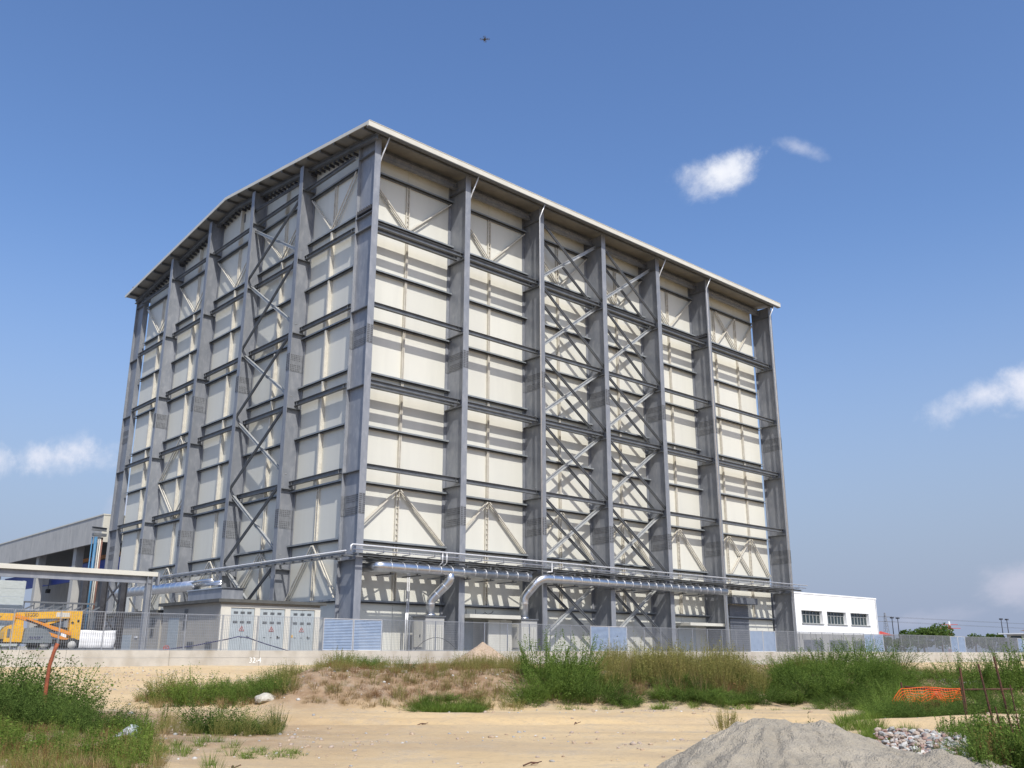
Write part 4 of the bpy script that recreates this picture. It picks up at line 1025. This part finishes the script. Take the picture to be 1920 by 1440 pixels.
def boulder(u, v, s, m, lab, seed, name='boulder', flat=.7, cat='rock', rz=0):
    bm = bmesh.new(); bmesh.ops.create_icosphere(bm, subdivisions=3, radius=1)
    for q in bm.verts: q.co *= 1+.38*noise.noise(q.co*.9+Vector((seed,0,0)))+.14*noise.noise(q.co*3+Vector((0,seed,0))); q.co.z *= flat
    me = bpy.data.meshes.new(name); bm.to_mesh(me); bm.free(); me.materials.append(m)
    x, y = uv(u, v); o = bpy.data.objects.new(name, me); col.objects.link(o); o.scale = (s,s*.8,s); o.rotation_euler.z = rz; o.location = (x,y,hz(x,y)+s*flat*.35); tag(o, lab, cat)
boulder(-7.3,29.0,.33,M['rock'],'big pale yellow rock on the track edge below the left shrubs',3.3,flat=.5)
boulder(-5.0,36.5,.36,M['rubble'],'larger brown rubble lump on the bank below the low wall',5.1,flat=.45,rz=.5)
boulder(-5.5,34.8,.28,M['rubble'],'smaller brown rubble lump in front of the larger one',7.7,flat=.45)
boulder(-4.6,35.6,.20,M['rock'],'pale rubble lump right of the brown lumps on the bank',9.2,flat=.5)
inst = []
for i in range(260):
    u = random.gauss(-4.8,.8); v = random.gauss(35.6,.9); x,y = uv(u,v); s = random.uniform(.04,.15); inst.append((4+i%4, TM(x,y,hz(x,y)+s*.2,s,random.uniform(0,6),random.uniform(-.6,.6)), random.choice((1,1,2,3,4))))
for i in range(160):
    u = random.gauss(16.0,.6); v = random.gauss(37,1.0); x,y = uv(u,v); s = random.uniform(.05,.16); inst.append((4+i%4, TM(x,y,hz(x,y)+s*.3,s,random.uniform(0,6),random.uniform(-.6,.6)), random.choice((2,2,1))))
o = bpy.data.objects.new('rubble_scatter', joined('rubble_scatter', SM, inst, stm)); col.objects.link(o); o['kind'] = 'stuff'; tag(o, 'broken rubble strewn on the banks below the wall', 'rubble')

# ------------------------------------------------------------------ plants
def leaf_mat(name, ca, cb, cc=None, tr=.38):
    m = bpy.data.materials.new(name); m.use_nodes = True; t = m.node_tree; L = t.links.new; t.nodes.clear()
    out = N(t,'ShaderNodeOutputMaterial'); d = N(t,'ShaderNodeBsdfDiffuse'); tl = N(t,'ShaderNodeBsdfTranslucent'); mx = N(t,'ShaderNodeMixShader'); mx.inputs[0].default_value = tr
    g = N(t,'ShaderNodeNewGeometry'); nz_ = N(t,'ShaderNodeTexNoise'); nz_.inputs['Scale'].default_value = .9; nz_.inputs['Detail'].default_value = 3; L(g.outputs['Position'], nz_.inputs['Vector'])
    r = N(t,'ShaderNodeMapRange'); r.inputs[1].default_value = .35; r.inputs[2].default_value = .65; L(nz_.outputs[0], r.inputs[0])
    x = N(t,'ShaderNodeMix', data_type='RGBA'); x.inputs[6].default_value = (*ca,1); x.inputs[7].default_value = (*cb,1); L(r.outputs[0], x.inputs[0])
    x2 = N(t,'ShaderNodeMix', data_type='RGBA'); x2.inputs[7].default_value = (*(cc or cb),1); L(x.outputs[2], x2.inputs[6])
    pw = N(t,'ShaderNodeMath', operation='MULTIPLY'); pw.inputs[1].default_value = .6; L(g.outputs['Random Per Island'], pw.inputs[0]); L(pw.outputs[0], x2.inputs[0])
    L(x2.outputs[2], d.inputs[0]); L(x2.outputs[2], tl.inputs[0]); L(d.outputs[0], mx.inputs[1]); L(tl.outputs[0], mx.inputs[2]); L(mx.outputs[0], out.inputs[0]); return m
LM = dict(green=leaf_mat('shrub_leaves', (.07,.13,.022),(.14,.215,.04),(.22,.29,.08)),
          dark=leaf_mat('dark_shrub_leaves', (.045,.085,.018),(.095,.15,.035),(.16,.22,.06)),
          fresh=leaf_mat('fresh_grass', (.11,.19,.03),(.16,.23,.045),(.22,.27,.07)),
          dry=leaf_mat('dry_grass', (.34,.245,.12),(.42,.31,.16),(.26,.20,.09)),
          olive=leaf_mat('seeding_weeds', (.19,.21,.055),(.28,.26,.085),(.36,.30,.12)),
          rusty=leaf_mat('rust_brown_docks', (.22,.12,.055),(.28,.15,.07),(.17,.10,.05), .1),
          stem=leaf_mat('weed_stems', (.14,.14,.06),(.19,.17,.08),(.16,.12,.06), .1),
          white=leaf_mat('white_flowers', (.75,.74,.68),(.8,.8,.74),(.7,.7,.62), .2),
          yellow=leaf_mat('yellow_flowers', (.75,.62,.05),(.8,.68,.10),(.7,.6,.1), .2))
def plant(kind, n_st, n_lf, seed, spread=.5, lean=.35, leafsz=.035, flower=0):
    """unit plant: about 1 tall; stems radiate and carry small leaf blades. material 0 leaves, 1 stems, 2 flowers"""
    r = np.random.default_rng(seed); V, Fc, Mi = [], [], []
    def tri_strip(p0, p1, w, mi):
        d = p1-p0; s = np.cross(d, r.normal(size=3)); s /= (np.linalg.norm(s)+1e-9); k = len(V)
        V.extend([p0-s*w, p0+s*w, p1+s*w*.5, p1-s*w*.5]); Fc.append((k,k+1,k+2,k+3)); Mi.append(mi)
    for i in range(n_st):
        a = r.uniform(0,2*math.pi); rad = math.sqrt(r.random())*spread; base = np.array([math.cos(a)*rad*.55, math.sin(a)*rad*.55, 0])
        H = r.uniform(.55,1.0)*(1-.35*(rad/spread)**2) if kind != 'grass' else r.uniform(.45,1.0)
        top = base+np.array([math.cos(a)*rad*lean*2.0+r.normal()*.06, math.sin(a)*rad*lean*2.0+r.normal()*.06, H])
        mid = (base+top)/2+np.array([0,0,H*.08])
        if kind == 'grass':
            k = len(V); s = np.array([math.cos(a+1.3), math.sin(a+1.3),0])*leafsz*.5
            V.extend([base-s, base+s, mid+s*.7, mid-s*.7, top]); Fc.append((k,k+1,k+2,k+3)); Fc.append((k+3,k+2,k+4)); Mi.extend([0,0]); continue
        tri_strip(base, mid, .006, 1); tri_strip(mid, top, .004, 1)
        for j in range(n_lf):
            t = r.uniform(.12,1.0) if kind == 'shrub' else r.uniform(.25,1.0)
            p = base*(1-t)**2+2*t*(1-t)*mid+t*t*top; sz = leafsz*r.uniform(.6,1.4)*(1.15-.5*t)
            d = r.normal(size=3); d[2] = abs(d[2])*.6+.15; d /= np.linalg.norm(d)
            off = r.normal(size=3)*(.055 if kind == 'shrub' else .018)*(1.2-t*.6)
            p = p+off; s = np.cross(d, r.normal(size=3)); s /= np.linalg.norm(s)+1e-9; w = sz*(.42 if kind == 'shrub' else .36); q = p+d*sz*1.1; m_ = p+d*sz*.5
            k = len(V); V.extend([p, m_-s*w, q, m_+s*w]); Fc.append((k,k+1,k+2,k+3)); Mi.append(0)
        for j in range(flower):
            p = top+r.normal(size=3)*.03; sz = leafsz*(.95 if kind == 'weed' else 1.0)*.8; k = len(V); e1 = r.normal(size=3); e1[2] *= .3; e1 /= np.linalg.norm(e1); e2 = np.cross(e1,[0,0,1.]); e2 /= np.linalg.norm(e2)+1e-9
            V.extend([p-e1*sz-e2*sz, p+e1*sz-e2*sz, p+e1*sz+e2*sz, p-e1*sz+e2*sz]); Fc.append((k,k+1,k+2,k+3)); Mi.append(2)
    me = bpy.data.meshes.new('plant'); me.from_pydata([tuple(map(float,v)) for v in V], [], Fc); me.polygons.foreach_set('material_index', Mi); me.update(); return me
def mats_on(me, ms):
    me = me.copy(); me.materials.clear()
    for m in ms: me.materials.append(LM[m])
    return me
SH = [plant('shrub', 70, 64, s, .55, .34, .020, 0) for s in (1,2,3)]
SHf = plant('shrub', 70, 64, 8, .55, .34, .020, 1)
SC = [plant('shrub', 44, 60, s, .55, .40, .030, 0) for s in (21,22,23)]
PL = [plant('weed', 60, 84, s, .55, .22, .024, 0) for s in (31,32,33)]
WD = [plant('weed', 10, 34, s, .30, .28, .050, 1) for s in (4,5,6)]
TS = [plant('weed', 24, 26, s, .50, .25, .028, 1) for s in (14,15,16)]
GR = [plant('grass', 34, 0, s, .45, .55, .022) for s in (7,8,9)]
def side(px, v): return (px-960)*v/1804.0       # compass bearing of a measured spot -> metres to the right of the view axis
_pm = {}
def shrub(u, v, w, h, lab, ms=('green','stem','white'), k=0, src=None, sink=.0, name='shrub', cat='shrub', group=None):
    src = src or SH; key = (src[k%len(src)].name, ms, name)
    if key not in _pm: _pm[key] = mats_on(src[k%len(src)], ms); _pm[key].name = name
    x, y = uv(u, v); o = bpy.data.objects.new(name, _pm[key]); col.objects.link(o); o.location = (x,y,hz(x,y)-sink); o.scale = (w,w,h*(1.2 if (u > 9 and v > 30) else 1)); o.rotation_euler.z = random.uniform(0,6.28)
    tag(o, lab, cat, group); return o
def sb(px, v, w, h, lab, ms='green', k=0, src=None, fl='white', **kw): return shrub(side(px,v), v, w, h, lab, (ms,'stem',fl), k, src, **kw)
sb(25,22.5,2.3,1.75,'tallest dense green bush at the left edge','dark',0,SC,'yellow')
sb(-30,24.5,2.4,1.85,'bushy growth under the yellow lift, cut by the left edge','dark',0,[SHf],'yellow')
sb(128,22.8,1.9,1.35,'dense bush immediately right of the bent rusty pole','green',1,SC)
sb(70,20.6,2.0,1.0,'dark bush in front of the bent rusty pole','dark',2,SC)
sb(-5,19.8,1.8,.95,'low dark bush at the left edge in front of the tallest one','dark',0)
sb(188,18.9,1.15,.80,'round green bush left of the discarded pale sheeting','dark',1,SC,'yellow')
sb(150,20.2,.95,.60,'low dark bush left of the round one by the pale sheeting','green',0,SC)
sb(408,19.9,1.15,.92,'spreading bush on the left of the clump by the track','dark',2,SC)
sb(462,20.1,1.0,.66,'yellowish bush in the middle of the clump by the track','green',0,SC)
sb(500,19.7,.75,.42,'lowest bush of the clump by the track','olive',1,SC)
sb(530,20.1,.42,.66,'thin upright weed at the right end of the clump by the track','dark',1,PL)
sb(375,29.4,1.45,1.35,'bright green ball-shaped bush below the cabin doors','fresh',2,SC)
sb(318,30.5,1.5,1.0,'pale loose bush left of the ball-shaped one','olive',1,PL)
sb(430,30.2,1.3,.75,'low bush right of the ball-shaped one','green',0,PL)
sb(640,36.5,1.3,1.05,'feathery pale bush against the wall below the louvred panels','olive',0,PL)
sb(510,34,1.2,.8,'thin bush left of the feathery pale one below the wall','olive',2,PL)
sb(568,33.5,1.1,.75,'second thin bush left of the feathery pale one below the wall','green',1,PL)
sb(763,33.5,.72,.62,'small dark bush standing alone on the brown bank','dark',1)
sb(1022,32,2.0,1.95,'left half of the big feathery bush under the braced bays','green',0,PL)
sb(1078,32.3,1.9,1.95,'right half of the big feathery bush under the braced bays','green',1,PL)
sb(1048,31.2,2.4,1.65,'middle of the big feathery bush under the braced bays','green',2)
sb(1000,30.8,1.7,1.1,'low bush at the left foot of the big feathery one','green',0)
sb(1112,31.0,1.8,1.25,'dark rounded bush at the right foot of the big feathery one','dark',0)
sb(1355,20.9,.62,.66,'single feathery shrub beside the sand pile on the track','olive',2,PL)
for i, (px,v,w,h,m,l) in enumerate(((1480,35,2.1,.9,'green','leftmost of the green bushes right of the sandy gap'),(1545,35.5,2.4,1.15,'green','green bush below the left window of the white building'),(1610,36,2.5,1.25,'green','rounded green bush below the right window of the white building'),(1668,36.5,2.2,1.0,'dark','last dense bush before the bare white stretch of wall'),
    (1510,33,2.2,.8,'dark','dark bush in the second row right of the sandy gap'),(1590,33.4,2.4,.9,'green','broad bush in the second row under the white building'),(1270,32.2,1.9,.62,'dark','dark low bush at the track edge before the sandy gap'),(1430,31.8,1.8,.65,'dark','dark low bush at the track edge below the sandy gap'),(1660,31,1.9,.8,'green','mid green bush behind the left end of the orange netting'),
    (1800,34,2.3,1.15,'green','tall green bush behind the rusty rods'),(1870,33.5,2.6,1.35,'green','tall green bush behind the yellow-flowered weeds'),(1925,34,2.6,1.5,'green','green bush cut by the right edge of the view'),(1700,26,1.2,.62,'green','green bush in front of the orange netting'),(1645,26.4,1.2,.75,'green','green bush at the left end of the orange netting'),(1750,25.6,1.1,.45,'dark','low dark bush in front of the right end of the orange netting'),(1845,26,1.6,.9,'dark','dark bush between the rails and the rusty rods'))):
    sb(px,v,w,h,l,m,i, PL if i in (1,5,9,11) else None)
# uncountable cover: merged tufts
def cover(name, label, protos, ms, pts, cat):
    pm = [mats_on(p, ms) for p in protos]; inst = []
    P = np.array(pts); X = C2[0]+P[:,0]*R2[0]+P[:,1]*F2[0]; Y = C2[1]+P[:,0]*R2[1]+P[:,1]*F2[1]; Z = height(X,Y)
    for i in range(len(P)):
        if Y[i] > FY-.25: continue
        w, h = P[i,2], P[i,3]; inst.append((i%len(pm), TM(X[i],Y[i],Z[i]-.02,w,random.uniform(0,6.28),0,0,h), 0))
    o = bpy.data.objects.new(name, joined(name, pm, inst, [LM[m] for m in ms])); col.objects.link(o); o['kind'] = 'stuff'; return tag(o, label, cat)
def scatter(n, pa, pb, va, vb_, w, h, mask=None):
    out = []; t = 0
    while len(out) < n and t < n*60:
        t += 1; v = random.uniform(va,vb_); u = side(random.uniform(pa,pb), v)
        if mask and random.random() > mask(u,v): continue
        k = random.uniform(.6,1.35); out.append((u,v,w*k,h*k*random.uniform(.75,1.25)))
    return out
f1 = lambda u, v: float(berm(np.array([u]),np.array([v]))[0])
def cl(s_, lo, seed=60): return lambda u, v: 1.0 if fbm(np.array([u]),np.array([v]),s_,seed)[0] > lo else .12
def bm_(lo, seed=60): return lambda u, v: min(1,max(0,(f1(u,v)-lo)*5))*(1.4 if fbm(np.array([u]),np.array([v]),1.8,seed)[0] > .45 else .3)
cover('seeding_weeds', 'tall olive and rust-tinged seeding weeds on the bank under the braced bays', TS, ('olive','stem','dry'),
      scatter(330,1120,1425,32,38,.75,1.0,bm_(.1))+scatter(60,1440,1560,34,40,.7,.7)+scatter(70,860,1000,33,38,.6,.6,bm_(.3))+scatter(120,1690,1900,36,46,.8,.55)+scatter(40,800,960,40,44,.6,.6), 'weeds')
cover('green_bank_cover', 'green weeds along the foot and flank of the right bank', SC, ('green','stem','white'),
      scatter(75,985,1440,30.2,33.5,.95,.46,bm_(.02,92))+scatter(70,1440,1700,32,36.5,1.1,.66,cl(2.0,.42,93))+scatter(40,1700,1920,30,36,1.0,.5)+scatter(40,1620,1800,24.6,27.5,.75,.38)+scatter(18,780,905,28.2,30,.7,.28), 'weeds')
cover('leafy_clumps', 'leafy green clumps dotted through the left foreground and the mound behind it', SC, ('green','stem','white'), scatter(10,0,330,14.5,18.5,.42,.34,cl(1.0,.48,90))+scatter(20,290,550,29.2,32,.85,.6)+scatter(10,560,760,33,36,.7,.5)+scatter(10,1740,1900,14.5,19,.5,.5), 'weeds')
cover('dark_undergrowth', 'dark low undergrowth along the track edge and under the left bushes', SC, ('dark','stem','yellow'), scatter(34,1150,1640,30.6,32.6,1.0,.42)+scatter(34,-20,165,19.5,23.5,1.0,.75)+scatter(24,1660,1900,24,27,.9,.42)+scatter(14,130,260,18.4,20,.5,.35)+scatter(16,370,540,19.4,20.6,.5,.3), 'undergrowth')
cover('dry_grass', 'dry straw-coloured grass on the brown bank and left mound', GR, ('dry','stem','white'),
      scatter(900,575,1130,28.2,37,.30,.19,bm_(.03,61))+scatter(230,-20,330,13.4,21,.30,.2,cl(1.0,.53,62))+scatter(200,270,560,28.8,33.5,.4,.30,cl(1.5,.46,63))+scatter(240,1680,1920,35,46,.5,.4)+scatter(160,1160,1420,31.5,36,.5,.6), 'grass')
cover('brown_bank_weeds', 'rusty brown dried weeds scattered over the brown bank', TS, ('rusty','stem','dry'),
      scatter(150,600,1000,28.6,35.5,.34,.26,bm_(.05,64))+scatter(50,1180,1400,31.5,35,.5,.5)+scatter(90,-20,300,13.2,19,.28,.3), 'weeds')
cover('olive_weeds', 'sparse olive weeds on the brown bank and the left slope', TS, ('olive','stem','white'),
      scatter(150,590,980,28.4,36.5,.42,.38,bm_(.02,65))+scatter(70,820,980,29,35,.5,.4)+scatter(75,280,560,29,33.8,.6,.55,cl(1.4,.47,66))+scatter(60,450,760,34,38,.5,.55)+scatter(46,300,540,18.8,21.5,.34,.42)+scatter(90,-10,330,13.2,19.8,.3,.36,cl(.9,.50,73)), 'weeds')
cover('foreground_grass', 'bright green grass tufts at the bottom left of the scene', GR, ('fresh','stem','white'),
      scatter(160,-10,460,13.0,18.6,.26,.19,lambda u,v: (1.0 if fbm(np.array([u]),np.array([v]),.9,70)[0] > .50 else .05)*(1 if u < -4.6 else .5))+scatter(40,470,580,15.6,17.2,.24,.10)+scatter(90,790,905,27.9,29.5,.5,.28)+scatter(60,1560,1640,22,24.5,.4,.25)+scatter(80,1600,1700,19.5,21.5,.26,.2)+scatter(110,985,1640,29.8,31.8,.4,.18,cl(1.5,.45,71)), 'grass')
cover('white_flowering_weeds', 'low weeds with small white flower heads in the left foreground', WD, ('fresh','stem','white'),
      scatter(150,0,300,13.4,18.6,.36,.42,cl(1.1,.46,72))+scatter(36,1820,1920,14.4,16.5,.5,.5), 'flowers')
cover('right_foreground_weeds', 'tangled green and brown weeds at the bottom right corner', WD, ('green','stem','yellow'),
      scatter(120,1800,1930,13.2,17.5,.45,.7)+scatter(50,1740,1830,17.5,21,.4,.42)+scatter(16,1690,1800,15.6,18,.26,.28), 'weeds')
cover('brown_docks', 'rust-brown dead stalks among the weeds at the bottom right corner', TS, ('rusty','rusty','dry'), scatter(56,1810,1910,13.2,17.2,.26,.62)+scatter(20,1690,1800,25,27,.5,.42), 'weeds')
for i, (px,v,h,l) in enumerate(((1487,16.3,.60,'left one of the upright weeds behind the sand pile crest'),(1508,16.4,.78,'middle one of the upright weeds behind the sand pile crest'),(1524,16.2,.68,'right one of the upright weeds behind the sand pile crest'),(1552,15.7,.52,'leaning weed on the right shoulder of the sand pile'),
    (1820,16.4,1.0,'tall green spike weed left of the rusty rods'),(1903,16.0,1.72,'tall yellow-flowered weed at the right edge'),(1918,17.0,1.9,'tallest yellow-flowered weed at the right edge'),(1890,15.3,1.35,'yellow-flowered weed in front of the rusty rods'),
    (320,20.3,.95,'slender upright weed right of the discarded pale sheeting'),(285,21.4,.5,'small upright weed alone on the pebbles'))):
    sb(px,v,.34,h,l,'green' if px > 1600 else 'dark',i,WD,'yellow' if px > 1600 else 'dry',name='weed',cat='weed')
# distant trees: crown of many leaf clumps on a tapered trunk
def tree(x, y, h, w, lab, ms, name='tree', n=1400, trunk=True):
    t = thing(name, lab, 'tree', (x,y,0)); r = np.random.default_rng(int(x*10)); V, Fc = [], []
    lob = [(r.normal(size=3)*np.array([w*.28,w*.28,h*.14])+np.array([0,0,h*.6]), r.uniform(.22,.36)*w) for _ in range(9)]
    for i in range(n):
        c, rr = lob[i % 9]; d = r.normal(size=3); d /= np.linalg.norm(d); p = c+d*rr*r.uniform(.6,1.05)*np.array([1,1,h/w*.75]); s = r.uniform(.18,.42)
        e1 = r.normal(size=3); e1 /= np.linalg.norm(e1); e2 = np.cross(e1, r.normal(size=3)); e2 /= np.linalg.norm(e2); k = len(V)
        V.extend([p-e1*s, p-e2*s*.6, p+e1*s, p+e2*s*.6]); Fc.append((k,k+1,k+2,k+3))
    me = bpy.data.meshes.new('crown'); me.from_pydata([tuple(map(float,v)) for v in V], [], Fc); me.materials.append(LM[ms]); o = bpy.data.objects.new('crown', me); col.objects.link(o); o.parent = t
    b = MB(); b.tube([(0,0,0),(0,0,h*.45),(.1,0,h*.7)], [.28,.18,.06], 7)
    for q in range(4): a = q*1.6; b.tube([(0,0,h*.35),(math.cos(a)*w*.25,math.sin(a)*w*.25,h*.65)], [.1,.04], 5)
    o = bpy.data.objects.new('trunk', b.mesh('trunk', M['rust'])); col.objects.link(o); o.parent = t
tree(214.5,52.3,7.3,9.0,'large round tree beyond the fence, right one of the touching pair','dark',n=2600)
tree(209.5,56.6,5.9,6.5,'smaller round tree left of the large one beyond the fence','dark')
tree(221.0,46.5,5.2,4.3,'dark conifer-like tree alone to the right of the large round tree','dark')
tree(225.8,42.2,5.4,4.0,'spiky tree beside the far house','dark')
tree(207.0,59.0,4.9,4.6,'low tree at the foot of the right lamp mast','dark')
tree(203.3,62.2,4.3,3.4,'small dark treetop against the corner of the white building','dark')
tree(224.0,43.9,4.3,2.6,'tiny treetop between the conifer and the far house','dark')
tree(211.0,55.6,4.0,5,'low hedge-like treetop left of the round trees','dark')

# ------------------------------------------------------------------ rusty bits and pieces
x, y = uv(side(99,21.3),21.3); g0 = hz(x,y)
b = MB(); b.tube([(x,y,g0-.2),(x-.03,y,g0+.7),(x-.02,y,g0+1.15),(x+.03,y-.02,g0+1.45),(x+.08,y-.02,g0+1.62)], [.042,.042,.04,.038,.046], 10)
tag(recentre(add('rusty_pole', b, M['rust_red'], None, True)), 'bent red rusty pole standing in the left bushes', 'pole')
rods = [(side(1855,16),16,1.62,.5,'left of the two tall leaning rusty rods','m'),(side(1886,15.5),15.5,1.75,.45,'right one of the two tall leaning rusty rods','m'),(side(1800,18.2),18.2,1.35,.2,'short rusty rod behind the tall ones','s'),(side(1897,15.8),15.8,1.3,.3,'thin rusty rod right of the tall ones','s'),(side(1868,15.2),15.2,1.0,.5,'short rusty rod between the feet of the tall ones','s')]
for (u,v,h,l,lab,k) in rods:
    x, y = uv(u, v); g0 = hz(x,y); ll = -abs(l); b = MB()
    n = 10; pts = [(x+R2[0]*ll*h*.25*i/n, y+R2[1]*ll*h*.25*i/n, g0-.1+h*i/n) for i in range(n+1)]
    b.tube(pts, .016 if k == 'm' else .009, 7)
    for i in range(1, n*3): 
        t_ = i/(n*3); p = Vector(pts[0]).lerp(Vector(pts[-1]), t_); b.tube([p-Vector((0,0,.006)),p+Vector((0,0,.006))], .020 if k == 'm' else .012, 7)
    tag(recentre(add('rusty_rod', b, M['rust'])), lab, 'steel rod')
def pt(u, v, z): x, y = uv(u, v); return Vector((x,y,z))
b = MB(); b.tube([pt(side(1690,27),27,-.86),pt(side(1745,26.9),26.9,-.93),pt(side(1800,26.7),26.7,-.92),pt(side(1850,26.5),26.5,-.90),pt(side(1890,26.5),26.5,-.90)], .028, 7)
tag(recentre(add('barrier_rail', b, M['rust'], None, True)), 'upper rusty rail holding up the orange netting', 'rail')
b = MB(); b.tube([pt(side(1780,26.7),26.7,-1.29),pt(side(1838,26.6),26.6,-1.30)], .028, 7)
tag(recentre(add('barrier_rail', b, M['rust'], None, True)), 'lower rusty rail right of the orange netting', 'rail')
for (px_, zt, v_, lab) in ((1684,-.74,27,'short rusty stake at the left end of the orange netting'),(1797,-.30,24,'rusty stake standing free behind the netting')):
    b = MB(); b.tube([pt(side(px_+3,v_),v_,-1.65),pt(side(px_,v_),v_,zt)], .026, 7); tag(recentre(add('stake', b, M['rust'])), lab, 'stake')
# orange netting: real woven strips
b = MB(); nu_, nz_ = 26, 7
def netp(i, j):
    a = i/nu_; u = side(1663+122*a,26.9); z = -.875-.02*math.sin(a*9)-(.60+.16*math.sin(a*17+.5))*(1-.45*a)*(j/nz_)-.045*(j/nz_)*math.sin(a*41+j*.8); v = 26.85-.2*a+(.10*math.sin(a*13+j*.4)+.06*math.sin(a*37+j))*(j/nz_)-(.06*(j/nz_))
    if a < .14: z -= (.14-a)*2.4
    return pt(u,v,z)
for j in range(nz_+1):
    for i in range(nu_): b.bar(netp(i,j), netp(i+1,j), .006, .018)
for i in range(nu_+1):
    for j in range(nz_): b.bar(netp(i,j), netp(i,j+1), .006, .010)
tag(recentre(add('orange_netting', b, M['net'])), 'torn orange plastic safety netting sagging in the weeds', 'netting')
# crumpled sheeting
b = MB(); n = 14; u0, v0 = side(262,18.3), 18.3
for j in range(n+1):
    for i in range(n+1):
        u = u0-.24+.48*i/n; v = v0-.22+.44*j/n; e = math.sqrt(((i/n-.5)*2)**2+((j/n-.5)*2)**2)
        x, y = uv(u, v); b.v.append((x,y,hz(x,y)+.02+max(0,.22*(1-e*.9))+.10*(vnoise(np.array([u]),np.array([v]),.12,5)[0]-.3)*(e < .95)))
for j in range(n):
    for i in range(n): q = j*(n+1)+i; b.f.append((q,q+1,q+n+2,q+n+1)); b.mi.append(0)
o = add('plastic_sheeting', b, M['cloth'], None, False); md = o.modifiers.new('thickness','SOLIDIFY'); md.thickness = .01
tag(recentre(o), 'crumpled pale blue sheeting lying between the left bushes', 'sheeting')
# twigs on the track
for i, (u,v,l,a) in enumerate(((.30,15.4,.35,.1),(-3.9,13.9,.25,1.0),(3.2,15.2,.2,.3),(-2.2,24.0,.3,.2),(1.5,23.0,.25,.6),(5.6,25.0,.2,.2))):
    x, y = uv(u, v); g0 = hz(x,y)+.02; b = MB(); d = Vector((math.cos(a),math.sin(a),0))*l/2; p = Vector((x,y,g0))
    b.tube([p-d, p+Vector((0,0,.03)), p+d+Vector((0,0,.01))], .012, 5); b.tube([p, p+d*.5+Vector((.08,-.08,.04))], .008, 5)
    tag(recentre(add('twig', b, M['rust'])), ('dark forked twig lying alone on the grey track in the middle foreground','small dark twig at the bottom left of the bare track','small dark twig left of the sand pile','small dark twig on the yellow strip of the track below the brown bank','small dark twig on the yellow strip below the big double bush','small dark twig on the yellow strip near the single feathery shrub')[i], 'twig')
# red valve wheel by the canopy post
b = MB(); n = 12
for i in range(n):
    a = 2*math.pi*i/n; a2 = 2*math.pi*(i+1)/n; b.bar((-16.3+.14*math.cos(a),-6.5,.22+.14*math.sin(a)),(-16.3+.14*math.cos(a2),-6.5,.22+.14*math.sin(a2)),.03,.04,(0,1,0))
b.bar((-16.44,-6.5,.22),(-16.16,-6.5,.22),.02,.03); b.bar((-16.3,-6.5,.03),(-16.3,-6.5,.3),.04,.04)
tag(recentre(add('valve_wheel', b, M['red'])), 'small red hand wheel on the ground by the grey canopy post', 'valve')
